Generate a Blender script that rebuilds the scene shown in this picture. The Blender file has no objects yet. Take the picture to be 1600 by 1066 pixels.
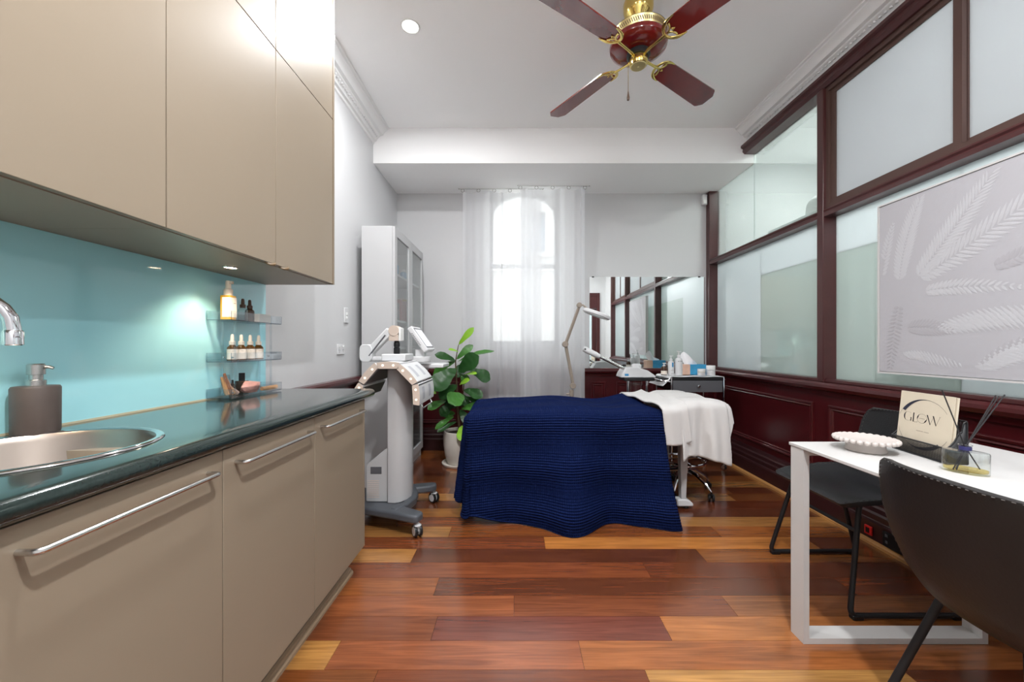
import bpy, bmesh, math, random
from mathutils import Vector, Matrix
random.seed(7)
PI = math.pi
# ------------------------------------------------------------------ camera, light, exposure
F, CX, CY, H = 600.0, 806.0, 540.0, 1.133          # focal length / principal point in pixels of 1600x1066, eye height
scene = bpy.context.scene
COL = scene.collection
cam_d = bpy.data.cameras.new('camera')
cam_d.sensor_width = 36.0
cam_d.lens = F / 1600.0 * 36.0
cam_d.shift_x = -(CX - 800.0) / 1600.0
cam_d.shift_y = (CY - 533.0) / 1600.0
cam_d.clip_start = 0.02
cam = bpy.data.objects.new('camera', cam_d)
COL.objects.link(cam)
cam.location = (0, 0, H)
cam.rotation_euler = (PI / 2, 0, 0)
scene.camera = cam

vs = scene.view_settings
vs.view_transform = 'Standard'
vs.look = 'None'
vs.gamma = 1.0
vs.use_curve_mapping = False
vs.exposure = 0.64
scene.cycles.transparent_max_bounces = 32

world = bpy.data.worlds.new('sky')
scene.world = world
world.use_nodes = True
wn = world.node_tree.nodes
sky = wn.new('ShaderNodeTexSky')
sky.sky_type = 'HOSEK_WILKIE'
sky.turbidity = 4.0
sky.sun_direction = (0.06, -0.46, 0.88)
wmix = wn.new('ShaderNodeMixRGB')
wmix.inputs[0].default_value = 0.75
wmix.inputs[2].default_value = (0.92, 0.96, 1.0, 1)
world.node_tree.links.new(sky.outputs[0], wmix.inputs[1])
world.node_tree.links.new(wmix.outputs[0], wn['Background'].inputs[0])
wn['Background'].inputs[1].default_value = 2.6

def lamp(name, kind, loc, power, color=(1, 1, 1), size=0.1, rot=(0, 0, 0), spot=None, blend=0.5):
    d = bpy.data.lights.new(name, kind)
    d.energy = power
    d.color = color
    if kind == 'AREA':
        d.shape = 'DISK'
        d.size = size
    elif kind == 'SUN':
        d.angle = size
    else:
        d.shadow_soft_size = size
    if spot:
        d.spot_size = spot
        d.spot_blend = blend
    o = bpy.data.objects.new(name, d)
    COL.objects.link(o)
    o.location = loc
    o.rotation_euler = rot
    return o

lamp('sun_light', 'SUN', (0, -5, 12), 1.5, (1, 0.98, 0.95), 0.02, (math.radians(28), 0, math.radians(8)))
CEIL = 3.116
DOWNLIGHTS = [(-0.655, 2.384), (-0.3, 0.75), (1.45, 0.75), (0.45, 0.1)]
DOWNLIGHT_POWER = [18.0, 17.0, 14.0, 44.0]
CORRIDOR_LIGHTS = [(2.85, 3.3), (2.85, 1.9), (2.85, 0.5)]
CORRIDOR_POWER = 29.0

# ------------------------------------------------------------------ helpers
def PX(px, Y): return (px - CX) * Y / F
def PZ(py, Y): return H - (py - CY) * Y / F
def P(px, py, Y): return Vector((PX(px, Y), Y, PZ(py, Y)))

def lin(c):
    c = c / 255.0
    return c / 12.92 if c <= 0.04045 else ((c + 0.055) / 1.055) ** 2.4
def rgb(r, g, b): return (lin(r), lin(g), lin(b), 1.0)

MATS = {}
def mat(name, color=(0.8, 0.8, 0.8, 1), rough=0.5, metal=0.0, spec=0.5, coat=0.0, coat_rough=0.05, sheen=0.0,
        noise=None, bump=None, emit=None, trans=0.0, ior=1.45):
    """noise=(scale, amount, (sx,sy,sz)) varies the colour; bump=(scale, strength, (sx,sy,sz)) adds fine relief."""
    m = bpy.data.materials.new(name)
    m.use_nodes = True
    nt = m.node_tree
    n, l = nt.nodes, nt.links
    b = n['Principled BSDF']
    b.inputs['Base Color'].default_value = color
    b.inputs['Roughness'].default_value = rough
    b.inputs['Metallic'].default_value = metal
    b.inputs['Specular IOR Level'].default_value = spec
    b.inputs['Coat Weight'].default_value = coat
    b.inputs['Coat Roughness'].default_value = coat_rough
    b.inputs['Sheen Weight'].default_value = sheen
    b.inputs['Transmission Weight'].default_value = trans
    b.inputs['IOR'].default_value = ior
    tc = None
    if noise or bump:
        tc = n.new('ShaderNodeTexCoord')
    if noise:
        mp = n.new('ShaderNodeMapping'); mp.inputs['Scale'].default_value = noise[2] if len(noise) > 2 else (1, 1, 1)
        nz = n.new('ShaderNodeTexNoise'); nz.inputs['Scale'].default_value = noise[0]; nz.inputs['Detail'].default_value = 5
        mx = n.new('ShaderNodeMixRGB'); mx.blend_type = 'MIX'
        a = noise[1]
        mx.inputs[1].default_value = tuple(max(0, c * (1 - a)) for c in color[:3]) + (1,)
        mx.inputs[2].default_value = tuple(min(1, c * (1 + a)) for c in color[:3]) + (1,)
        l.new(tc.outputs['Object'], mp.inputs[0]); l.new(mp.outputs[0], nz.inputs['Vector'])
        l.new(nz.outputs[0], mx.inputs[0]); l.new(mx.outputs[0], b.inputs['Base Color'])
    if bump:
        mp2 = n.new('ShaderNodeMapping'); mp2.inputs['Scale'].default_value = bump[2] if len(bump) > 2 else (1, 1, 1)
        nz2 = n.new('ShaderNodeTexNoise'); nz2.inputs['Scale'].default_value = bump[0]; nz2.inputs['Detail'].default_value = 3
        bp = n.new('ShaderNodeBump'); bp.inputs['Strength'].default_value = bump[1]; bp.inputs['Distance'].default_value = 0.002
        l.new(tc.outputs['Object'], mp2.inputs[0]); l.new(mp2.outputs[0], nz2.inputs['Vector'])
        l.new(nz2.outputs[0], bp.inputs['Height']); l.new(bp.outputs[0], b.inputs['Normal'])
    if emit:
        b.inputs['Emission Color'].default_value = emit[0]
        b.inputs['Emission Strength'].default_value = emit[1]
    MATS[name] = m
    return m

def facing_fac(n, l, refl):
    """polished sheet reflectance, the same from both sides"""
    lw = n.new('ShaderNodeLayerWeight'); lw.inputs[0].default_value = 0.5
    pw = n.new('ShaderNodeMath'); pw.operation = 'POWER'; pw.inputs[1].default_value = 2.6
    ma = n.new('ShaderNodeMath'); ma.operation = 'MULTIPLY_ADD'; ma.inputs[1].default_value = 0.7 * refl; ma.inputs[2].default_value = 0.045 * refl; ma.use_clamp = True
    l.new(lw.outputs['Facing'], pw.inputs[0]); l.new(pw.outputs[0], ma.inputs[0])
    return ma

def clear_mat(name, tint, refl=1.0, rough=0.02, ior=1.45, diffuse=None, dfac=0.0):
    """thin clear sheet: tinted transparency + fresnel reflection (+ a little milkiness)."""
    m = bpy.data.materials.new(name); m.use_nodes = True
    n, l = m.node_tree.nodes, m.node_tree.links
    n.remove(n['Principled BSDF'])
    out = n['Material Output']
    t = n.new('ShaderNodeBsdfTransparent'); t.inputs[0].default_value = tint
    g = n.new('ShaderNodeBsdfGlossy'); g.inputs['Roughness'].default_value = rough
    ml = facing_fac(n, l, refl)
    mx = n.new('ShaderNodeMixShader')
    l.new(ml.outputs[0], mx.inputs[0])
    base = t.outputs[0]
    if diffuse:
        d = n.new('ShaderNodeBsdfDiffuse'); d.inputs[0].default_value = diffuse
        m2 = n.new('ShaderNodeMixShader'); m2.inputs[0].default_value = dfac
        l.new(t.outputs[0], m2.inputs[1]); l.new(d.outputs[0], m2.inputs[2]); base = m2.outputs[0]
    l.new(base, mx.inputs[1]); l.new(g.outputs[0], mx.inputs[2]); l.new(mx.outputs[0], out.inputs[0])
    MATS[name] = m
    return m

def frosted_mat(name, color, transl=0.55, refl=1.0, rough=0.04, ior=1.5, clear=0.0):
    """frosted glass: milky body that passes diffuse light, with a polished face."""
    m = bpy.data.materials.new(name); m.use_nodes = True
    n, l = m.node_tree.nodes, m.node_tree.links
    n.remove(n['Principled BSDF'])
    out = n['Material Output']
    d = n.new('ShaderNodeBsdfDiffuse'); d.inputs[0].default_value = color
    t = n.new('ShaderNodeBsdfTranslucent'); t.inputs[0].default_value = color
    a = n.new('ShaderNodeMixShader'); a.inputs[0].default_value = transl
    l.new(d.outputs[0], a.inputs[1]); l.new(t.outputs[0], a.inputs[2])
    body = a.outputs[0]
    if clear > 0:
        tr = n.new('ShaderNodeBsdfTransparent'); tr.inputs[0].default_value = (1, 1, 1, 1)
        c = n.new('ShaderNodeMixShader'); c.inputs[0].default_value = clear
        l.new(body, c.inputs[1]); l.new(tr.outputs[0], c.inputs[2]); body = c.outputs[0]
    if refl > 0:
        g = n.new('ShaderNodeBsdfGlossy'); g.inputs['Roughness'].default_value = rough
        ml = facing_fac(n, l, refl)
        mx = n.new('ShaderNodeMixShader')
        l.new(ml.outputs[0], mx.inputs[0])
        l.new(body, mx.inputs[1]); l.new(g.outputs[0], mx.inputs[2]); body = mx.outputs[0]
    l.new(body, out.inputs[0])
    MATS[name] = m
    return m

# --- shapes added to a bmesh (world coordinates unless stated)
def nb(): return bmesh.new()
def box(bm, x0, x1, y0, y1, z0, z1):
    v = [bm.verts.new((x, y, z)) for z in (z0, z1) for y in (y0, y1) for x in (x0, x1)]
    for f in ((0, 2, 3, 1), (4, 5, 7, 6), (0, 1, 5, 4), (2, 6, 7, 3), (0, 4, 6, 2), (1, 3, 7, 5)):
        bm.faces.new([v[i] for i in f])
    return v
def rbox(bm, c, size, R):
    """box centred at c with a 3x3 rotation R"""
    hx, hy, hz = (s / 2 for s in size)
    v = box(bm, -hx, hx, -hy, hy, -hz, hz)
    for q in v: q.co = R @ q.co + Vector(c)
    return v
def prism(bm, poly, a0, a1, axis):
    """poly: 2D outline; extruded along axis between a0 and a1.  axis 'x': (y,z), 'y': (x,z), 'z': (x,y)"""
    def mk(p, a):
        if axis == 'x': return (a, p[0], p[1])
        if axis == 'y': return (p[0], a, p[1])
        return (p[0], p[1], a)
    A = [bm.verts.new(mk(p, a0)) for p in poly]
    B = [bm.verts.new(mk(p, a1)) for p in poly]
    n = len(poly)
    fs = [bm.faces.new(A), bm.faces.new(list(reversed(B)))]
    for i in range(n):
        j = (i + 1) % n
        fs.append(bm.faces.new((A[j], A[i], B[i], B[j])))
    bmesh.ops.recalc_face_normals(bm, faces=fs)
    return A + B
def frames(pts, closed=False):
    n = len(pts); T = []
    for i in range(n):
        if closed: t = pts[(i + 1) % n] - pts[i - 1]
        else: t = pts[min(i + 1, n - 1)] - pts[max(i - 1, 0)]
        T.append(t.normalized())
    up = Vector((0, 0, 1)) if abs(T[0].z) < 0.9 else Vector((1, 0, 0))
    u = T[0].cross(up).normalized(); out = []
    for t in T:
        u = (u - t * u.dot(t)).normalized()
        out.append((u, t.cross(u)))
    return out
def tube(bm, pts, r, seg=10, closed=False, cap=True, flat=1.0):
    pts = [Vector(p) for p in pts]
    fr = frames(pts, closed); rings = []
    for i, p in enumerate(pts):
        rr = r[i] if isinstance(r, (list, tuple)) else r
        rings.append([bm.verts.new(p + fr[i][0] * math.cos(2 * PI * k / seg) * rr + fr[i][1] * math.sin(2 * PI * k / seg) * rr * flat) for k in range(seg)])
    n = len(pts)
    for i in range(n if closed else n - 1):
        A, B = rings[i], rings[(i + 1) % n]
        for k in range(seg):
            bm.faces.new((A[k], A[(k + 1) % seg], B[(k + 1) % seg], B[k]))
    if cap and not closed:
        bm.faces.new(list(reversed(rings[0]))); bm.faces.new(rings[-1])
def lathe(bm, prof, c=(0, 0, 0), seg=24, sx=1.0, sy=1.0, M=None, cap=True):
    """profile [(r,z)] turned about z through c; M optional rotation applied before moving to c"""
    c = Vector(c); rings = []
    for r, z in prof:
        if r < 1e-6:
            p = Vector((0, 0, z)); p = M @ p if M else p
            rings.append([bm.verts.new(p + c)])
        else:
            ring = []
            for k in range(seg):
                p = Vector((math.cos(2 * PI * k / seg) * r * sx, math.sin(2 * PI * k / seg) * r * sy, z))
                ring.append(bm.verts.new((M @ p if M else p) + c))
            rings.append(ring)
    fs = []
    for A, B in zip(rings, rings[1:]):
        if len(A) == 1 and len(B) == 1: continue
        for k in range(seg):
            if len(A) == 1: fs.append(bm.faces.new((A[0], B[(k + 1) % seg], B[k])))
            elif len(B) == 1: fs.append(bm.faces.new((A[k], A[(k + 1) % seg], B[0])))
            else: fs.append(bm.faces.new((A[k], A[(k + 1) % seg], B[(k + 1) % seg], B[k])))
    if cap:
        if len(rings[0]) > 1: fs.append(bm.faces.new(list(reversed(rings[0]))))
        if len(rings[-1]) > 1: fs.append(bm.faces.new(rings[-1]))
    bmesh.ops.recalc_face_normals(bm, faces=fs)
def cyl(bm, p0, p1, r, seg=16, r1=None):
    tube(bm, [p0, p1], [r, r if r1 is None else r1], seg)
def grid(bm, fn, nu, nv, uv=None):
    V = [[bm.verts.new(fn(i / nu, j / nv)) for j in range(nv + 1)] for i in range(nu + 1)]
    lay = bm.loops.layers.uv.verify() if uv else None
    for i in range(nu):
        for j in range(nv):
            f = bm.faces.new((V[i][j], V[i + 1][j], V[i + 1][j + 1], V[i][j + 1]))
            if uv:
                for lp, (a, b) in zip(f.loops, ((i, j), (i + 1, j), (i + 1, j + 1), (i, j + 1))):
                    lp[lay].uv = uv(a / nu, b / nv)
    return V
def bez(p0, p1, p2, n=8):
    p0, p1, p2 = Vector(p0), Vector(p1), Vector(p2)
    return [p0 * (1 - t) ** 2 + p1 * 2 * t * (1 - t) + p2 * t * t for t in (i / n for i in range(n + 1))]
def fillet(pts, r, n=5):
    """round the inner corners of a polyline"""
    pts = [Vector(p) for p in pts]; out = [pts[0]]
    for a, b, c in zip(pts, pts[1:], pts[2:]):
        d1 = (a - b); d2 = (c - b)
        q = min(r, d1.length * 0.49, d2.length * 0.49)
        out += bez(b + d1.normalized() * q, b, b + d2.normalized() * q, n)
    out.append(pts[-1])
    return out
def rrect(x0, x1, y0, y1, r, n=4):
    out = []
    for cx, cy, a in ((x1 - r, y1 - r, 0), (x0 + r, y1 - r, 90), (x0 + r, y0 + r, 180), (x1 - r, y0 + r, 270)):
        for k in range(n + 1):
            t = math.radians(a + 90 * k / n)
            out.append((cx + r * math.cos(t), cy + r * math.sin(t)))
    return out

ROOTM = {}
def base_of(bm):
    xs = [v.co.x for v in bm.verts]; ys = [v.co.y for v in bm.verts]; zs = [v.co.z for v in bm.verts]
    return Vector(((min(xs) + max(xs)) / 2, (min(ys) + max(ys)) / 2, min(zs)))
def tag(o, label=None, cat=None, group=None, kind=None):
    if label: o['label'] = label
    if cat: o['category'] = cat
    if group: o['group'] = group
    if kind: o['kind'] = kind
    return o
def obj(name, bm, m, parent=None, local=False, bevel=0.0, smooth=True, angle=35, seg=2, solid=0.0, sub=0):
    """link the bmesh as ONE mesh object; world coordinates are moved into the parent's space"""
    if parent is not None:
        W = ROOTM[parent.name]
        if not local: bm.transform(W.inverted())
    else:
        b = base_of(bm) if not local else Vector((0, 0, 0))
        W = Matrix.Translation(b)
        bm.transform(W.inverted())
    me = bpy.data.meshes.new(name)
    bm.to_mesh(me); bm.free()
    if smooth:
        me.polygons.foreach_set('use_smooth', [True] * len(me.polygons))
        me.set_sharp_from_angle(angle=math.radians(angle))
    me.materials.append(MATS[m] if isinstance(m, str) else m)
    o = bpy.data.objects.new(name, me)
    COL.objects.link(o)
    if parent is not None: o.parent = parent
    else: o.location = W.translation
    ROOTM[o.name] = W
    if sub:
        md = o.modifiers.new('subdivision', 'SUBSURF'); md.levels = sub; md.render_levels = sub
    if solid:
        md = o.modifiers.new('thickness', 'SOLIDIFY'); md.thickness = solid; md.offset = 0
    if bevel:
        md = o.modifiers.new('bevel', 'BEVEL'); md.width = bevel; md.segments = seg; md.limit_method = 'ANGLE'; md.angle_limit = math.radians(40)
        md.harden_normals = False
    return o
def thing(name, label, cat, loc=(0, 0, 0), rotz=0.0, group=None):
    o = bpy.data.objects.new(name, None)
    COL.objects.link(o)
    o.empty_display_size = 0.1
    o.location = loc; o.rotation_euler = (0, 0, rotz)
    ROOTM[o.name] = Matrix.Translation(Vector(loc)) @ Matrix.Rotation(rotz, 4, 'Z')
    return tag(o, label, cat, group)
def struct(name, bm, m, parent=None, **k):
    o = obj(name, bm, m, parent, **k)
    if parent is None: o['kind'] = 'structure'
    return o
def bx(name, m, parent, x0, x1, y0, y1, z0, z1, **k):
    bm = nb(); box(bm, x0, x1, y0, y1, z0, z1)
    return obj(name, bm, m, parent, **k)

# ------------------------------------------------------------------ materials
mat('wall_paint', rgb(208, 208, 209), 0.6, bump=(90, 0.03))
mat('ceiling_paint', rgb(250, 250, 250), 0.7)
mat('cornice_paint', rgb(238, 238, 238), 0.55)
mat('white_gloss', rgb(238, 238, 236), 0.25)
mat('white_satin', rgb(190, 190, 191), 0.4)
mat('white_plastic', rgb(218, 218, 219), 0.3)
mat('warm_plastic', rgb(214, 196, 182), 0.4)
mat('grey_plastic', rgb(92, 92, 96), 0.45)
mat('base_grey', rgb(84, 88, 94), 0.38)
mat('black_plastic', rgb(22, 22, 24), 0.4)
mat('black_metal', rgb(30, 30, 32), 0.45)
mat('cabinet_beige', rgb(146, 132, 114), 0.42, noise=(3.0, 0.03))
mat('cabinet_edge', rgb(120, 98, 70), 0.4)
mat('cabinet_carcass', rgb(158, 145, 128), 0.45)
mat('worktop_green', rgb(36, 46, 44), 0.12, coat=0.3, noise=(180, 0.45))
mat('splash_teal', rgb(170, 230, 239), 0.06, spec=0.6, coat=0.5, coat_rough=0.02)
mat('grout', rgb(196, 188, 160), 0.6)
mat('chrome', rgb(225, 225, 228), 0.08, 1.0)
mat('steel', rgb(205, 203, 200), 0.26, 1.0, bump=(60, 0.1, (1, 30, 30)))
mat('steel_bowl', rgb(172, 160, 150), 0.3, 1.0)
mat('brass', rgb(226, 200, 120), 0.16, 1.0)
mat('brass_pale', rgb(222, 205, 150), 0.35, 1.0)
mat('fan_wood', rgb(112, 20, 16), 0.22, coat=0.7, noise=(5, 0.55, (1, 1, 1)))
mat('mahogany', rgb(68, 16, 20), 0.3, coat=0.35, coat_rough=0.15, noise=(6, 0.35, (6, 1, 1)))
mat('mahogany_dark', rgb(50, 22, 24), 0.32, coat=0.3, coat_rough=0.15, noise=(6, 0.25, (1, 6, 1)))
mat('frame_wood', rgb(74, 38, 38), 0.32, coat=0.2, coat_rough=0.2, noise=(8, 0.2))
mat('sash_bronze', rgb(88, 66, 60), 0.35, 0.2)
mat('oak_strip', rgb(178, 128, 74), 0.4, noise=(10, 0.2, (1, 12, 1)))
mat('kick_wood', rgb(150, 128, 104), 0.45, noise=(10, 0.15, (20, 1, 20)))
mat('kick', rgb(112, 100, 86), 0.5)
mat('subfloor', rgb(40, 22, 14), 0.7)
mat('door_paint', rgb(222, 226, 222), 0.4)
mat('pot_clay', rgb(214, 206, 196), 0.55, noise=(8, 0.06))
mat('soil', rgb(48, 36, 28), 0.95, noise=(40, 0.4))
mat('stem', rgb(84, 66, 46), 0.8)
mat('leaf_dark', rgb(34, 76, 30), 0.38, noise=(14, 0.3))
mat('leaf_mid', rgb(62, 116, 42), 0.4, noise=(14, 0.3))
mat('leaf_bright', rgb(134, 184, 46), 0.45, noise=(14, 0.15))
mat('desk_white', rgb(206, 204, 202), 0.3)
mat('ceramic_blush', rgb(196, 187, 182), 0.5)
mat('leather', rgb(28, 28, 30), 0.38, noise=(9, 0.25), bump=(160, 0.25))
mat('leather_brown', rgb(33, 30, 29), 0.45, noise=(7, 0.35), bump=(120, 0.25))
mat('thread', rgb(74, 70, 68), 0.7)
mat('towel_white', rgb(206, 203, 201), 0.95, sheen=0.4, bump=(420, 0.8))
mat('mattress_vinyl', rgb(225, 222, 218), 0.5)
mat('mirror', (0.86, 0.9, 0.89, 1), 0.0, 1.0)
mat('lamp_taupe', rgb(146, 134, 122), 0.4)
mat('paper_cream', rgb(206, 194, 174), 0.6)
mat('ink', rgb(28, 28, 36), 0.5)
mat('ink_navy', rgb(36, 38, 56), 0.5)
mat('ink_grey', rgb(150, 142, 132), 0.6)
mat('ink_blue', rgb(60, 140, 190), 0.5)
mat('label_cream', rgb(240, 230, 218), 0.5)
mat('amber_glass', rgb(96, 62, 14), 0.12, coat=0.4)
mat('amber_oil', rgb(206, 156, 34), 0.12, coat=0.4)
mat('brown_glass', rgb(64, 36, 18), 0.12, coat=0.4)
mat('brown_cap', rgb(84, 62, 48), 0.35)
mat('rose_quartz', rgb(226, 168, 156), 0.35, noise=(30, 0.18))
mat('stick_wood', rgb(212, 158, 108), 0.6, noise=(30, 0.2, (1, 8, 1)))
mat('crystal', rgb(206, 176, 160), 0.3, noise=(50, 0.35))
mat('copper_leaf', rgb(150, 96, 66), 0.4)
mat('navy_band', rgb(46, 44, 96), 0.4)
mat('reed', rgb(40, 38, 40), 0.7)
mat('screen', rgb(222, 224, 232), 0.15, emit=(rgb(225, 228, 238), 0.35))
mat('light_lens', (1, 1, 1, 1), 0.5, emit=((1, 0.98, 0.95, 1), 9.0))
mat('warm_lens', (1, 1, 1, 1), 0.5, emit=((1, 0.82, 0.6, 1), 14.0))
mat('led_bead', rgb(255, 240, 225), 0.4, emit=(rgb(255, 236, 214), 0.6))
mat('canvas', rgb(184, 182, 187), 0.75, noise=(4, 0.025), bump=(60, 0.3))
mat('paint_white', rgb(195, 194, 198), 0.6, bump=(90, 0.5))
mat('paint_grey', rgb(177, 174, 179), 0.7)
mat('paint_blush', rgb(218, 208, 206), 0.7)
mat('picture_frame', rgb(206, 203, 202), 0.5)
mat('soap_stone', rgb(84, 74, 70), 0.5, noise=(6, 0.22, (1, 1, 3)))
mat('red_plastic', rgb(206, 36, 34), 0.35)
mat('tissue', rgb(244, 244, 246), 0.9)
mat('box_blue', rgb(64, 152, 196), 0.5, noise=(16, 0.35))
mat('box_peach', rgb(226, 186, 164), 0.5, noise=(16, 0.25))
mat('stone_facade', rgb(222, 220, 216), 0.85, noise=(1.2, 0.06))
mat('facade_glass', rgb(150, 165, 180), 0.1)
mat('pavement', rgb(208, 206, 202), 0.9)
mat('book_red', rgb(140, 44, 40), 0.6)
mat('book_yellow', rgb(214, 176, 90), 0.6)
mat('book_dark', rgb(74, 60, 62), 0.6)
clear_mat('clear_acrylic', (0.93, 0.95, 0.965, 1), 1.0)
clear_mat('acrylic_edge', (0.62, 0.66, 0.72, 1), 1.0)
clear_mat('window_glass', (0.97, 0.985, 0.98, 1), 1.0)
clear_mat('cabinet_glass', (0.93, 0.96, 0.955, 1), 1.0)
clear_mat('bottle_glass', (0.94, 0.965, 0.96, 1), 1.3)
clear_mat('oil_yellow', (0.97, 0.86, 0.5, 1), 0.4)
clear_mat('pane_mint_clear', (0.85, 0.91, 0.89, 1), 1.6, 0.0, 1.6, rgb(205, 216, 212), 0.3)
frosted_mat('pane_frost', rgb(192, 196, 198), 0.5, 0.35, 0.05)
frosted_mat('pane_frost_blue', rgb(224, 232, 233), 0.6, 1.0, 0.03)
frosted_mat('film_mint', rgb(204, 216, 212), 0.55, 1.0, 0.02)
frosted_mat('sheer', rgb(248, 248, 250), 0.62, 0.0, clear=0.22)

def wood_floor():
    m = bpy.data.materials.new('floor_timber'); m.use_nodes = True
    n, l = m.node_tree.nodes, m.node_tree.links
    b = n['Principled BSDF']
    oi = n.new('ShaderNodeObjectInfo'); tc = n.new('ShaderNodeNewGeometry')
    mul = n.new('ShaderNodeVectorMath'); mul.operation = 'SCALE'; mul.inputs[0].default_value = (13, 37, 5)
    l.new(oi.outputs['Random'], mul.inputs['Scale'])
    add = n.new('ShaderNodeVectorMath'); add.operation = 'ADD'
    l.new(tc.outputs['Position'], add.inputs[0]); l.new(mul.outputs[0], add.inputs[1])
    mp = n.new('ShaderNodeMapping'); mp.inputs['Scale'].default_value = (1.1, 13, 1)
    l.new(add.outputs[0], mp.inputs[0])
    n1 = n.new('ShaderNodeTexNoise'); n1.inputs['Scale'].default_value = 2.0; n1.inputs['Detail'].default_value = 6; n1.inputs['Distortion'].default_value = 1.2
    l.new(mp.outputs[0], n1.inputs['Vector'])
    mp2 = n.new('ShaderNodeMapping'); mp2.inputs['Scale'].default_value = (3, 90, 1)
    l.new(add.outputs[0], mp2.inputs[0])
    n2 = n.new('ShaderNodeTexNoise'); n2.inputs['Scale'].default_value = 2.0; n2.inputs['Detail'].default_value = 3
    l.new(mp2.outputs[0], n2.inputs['Vector'])
    cr = n.new('ShaderNodeValToRGB')
    cr.color_ramp.elements[0].position = 0.3; cr.color_ramp.elements[0].color = (0.62, 0.57, 0.53, 1)
    cr.color_ramp.elements[1].position = 0.7; cr.color_ramp.elements[1].color = (1.35, 1.35, 1.3, 1)
    l.new(n1.outputs[0], cr.inputs[0])
    m1 = n.new('ShaderNodeMixRGB'); m1.blend_type = 'MULTIPLY'; m1.inputs[0].default_value = 0.75
    l.new(oi.outputs['Color'], m1.inputs[1]); l.new(cr.outputs[0], m1.inputs[2])
    cr2 = n.new('ShaderNodeValToRGB')
    cr2.color_ramp.elements[0].position = 0.35; cr2.color_ramp.elements[0].color = (0.7, 0.66, 0.62, 1)
    cr2.color_ramp.elements[1].position = 0.65; cr2.color_ramp.elements[1].color = (1.1, 1.1, 1.1, 1)
    l.new(n2.outputs[0], cr2.inputs[0])
    m2 = n.new('ShaderNodeMixRGB'); m2.blend_type = 'MULTIPLY'; m2.inputs[0].default_value = 0.6
    l.new(m1.outputs[0], m2.inputs[1]); l.new(cr2.outputs[0], m2.inputs[2])
    l.new(m2.outputs[0], b.inputs['Base Color'])
    b.inputs['Roughness'].default_value = 0.24
    b.inputs['Coat Weight'].default_value = 1.0
    b.inputs['Coat Roughness'].default_value = 0.2
    MATS['floor_timber'] = m
wood_floor()

def waffle():
    m = bpy.data.materials.new('waffle_navy'); m.use_nodes = True
    n, l = m.node_tree.nodes, m.node_tree.links
    b = n['Principled BSDF']
    b.inputs['Specular IOR Level'].default_value = 0.08
    b.inputs['Base Color'].default_value = rgb(13, 27, 68)
    b.inputs['Roughness'].default_value = 0.85
    b.inputs['Sheen Weight'].default_value = 0.0
    uv = n.new('ShaderNodeUVMap'); sep = n.new('ShaderNodeSeparateXYZ'); l.new(uv.outputs[0], sep.inputs[0])
    outs = []
    for k, per in ((0, 0.0125), (1, 0.0155)):
        a = n.new('ShaderNodeMath'); a.operation = 'MULTIPLY'; a.inputs[1].default_value = PI / per
        s = n.new('ShaderNodeMath'); s.operation = 'SINE'
        c = n.new('ShaderNodeMath'); c.operation = 'ABSOLUTE'
        l.new(sep.outputs[k], a.inputs[0]); l.new(a.outputs[0], s.inputs[0]); l.new(s.outputs[0], c.inputs[0])
        outs.append(c)
    mn = n.new('ShaderNodeMath'); mn.operation = 'MULTIPLY'
    w0 = n.new('ShaderNodeMath'); w0.operation = 'POWER'; w0.inputs[1].default_value = 0.35
    l.new(outs[0].outputs[0], w0.inputs[0])
    l.new(w0.outputs[0], mn.inputs[0]); l.new(outs[1].outputs[0], mn.inputs[1])
    bp = n.new('ShaderNodeBump'); bp.inputs['Strength'].default_value = 1.0; bp.inputs['Distance'].default_value = 0.006; bp.invert = True
    l.new(mn.outputs[0], bp.inputs['Height']); l.new(bp.outputs[0], b.inputs['Normal'])
    MATS['waffle_navy'] = m
waffle()

# ================================================================== THE SETTING
XL, XG, XF = -1.30, 2.17, 2.08            # left wall, partition glass, partition frame face
YB, YR = 4.20, -0.60                      # back wall, rear wall behind the camera
SOF, YSOF = 2.795, 3.50                   # lowered ceiling strip in front of the window

# ---- floor: every board its own piece
bm = nb(); box(bm, XL - 0.1, XG + 0.1, YR - 0.05, YB + 0.05, -0.05, -0.012)
floor = struct('floor', bm, 'subfloor', smooth=False)
BOARD_COLOURS = [(150, 84, 40), (128, 66, 34), (166, 98, 48), (186, 122, 62), (116, 56, 30), (140, 78, 44), (104, 54, 32), (198, 138, 76), (156, 88, 40)]
W_B, Y_REF = 0.1328, 1.341
SEEN_ENDS = {0: [-0.67, 0.24], -1: [-0.48, 0.45, 1.35], 1: [-0.327, 0.60], 2: [-0.008, 0.93], 3: [-0.374, 1.55], 4: [0.66], 5: [-0.55, 1.0], 6: [0.165, 1.7],
             7: [-0.4, 1.22], 8: [0.9, -0.75], 9: [-0.15, 1.5]}
SEEN_COL = {(1, 1): (118, 62, 46), (1, 2): (176, 110, 58), (0, 1): (146, 82, 48), (0, 2): (170, 102, 54), (2, 2): (168, 104, 58), (2, 0): (150, 86, 50), (2, 1): (136, 76, 44),
            (6, 1): (190, 122, 60), (4, 1): (112, 60, 34), (5, 2): (178, 108, 54), (0, 0): (200, 142, 76), (-1, 2): (206, 150, 84), (3, 0): (156, 90, 46), (3, 1): (126, 68, 38),
            (1, 0): (140, 78, 46), (4, 0): (136, 74, 42), (5, 1): (120, 64, 36), (6, 0): (134, 72, 40)}
r0 = int(math.floor((YR - Y_REF) / W_B)); r1 = int(math.ceil((YB - Y_REF) / W_B))
rnd = random.Random(11)
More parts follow.
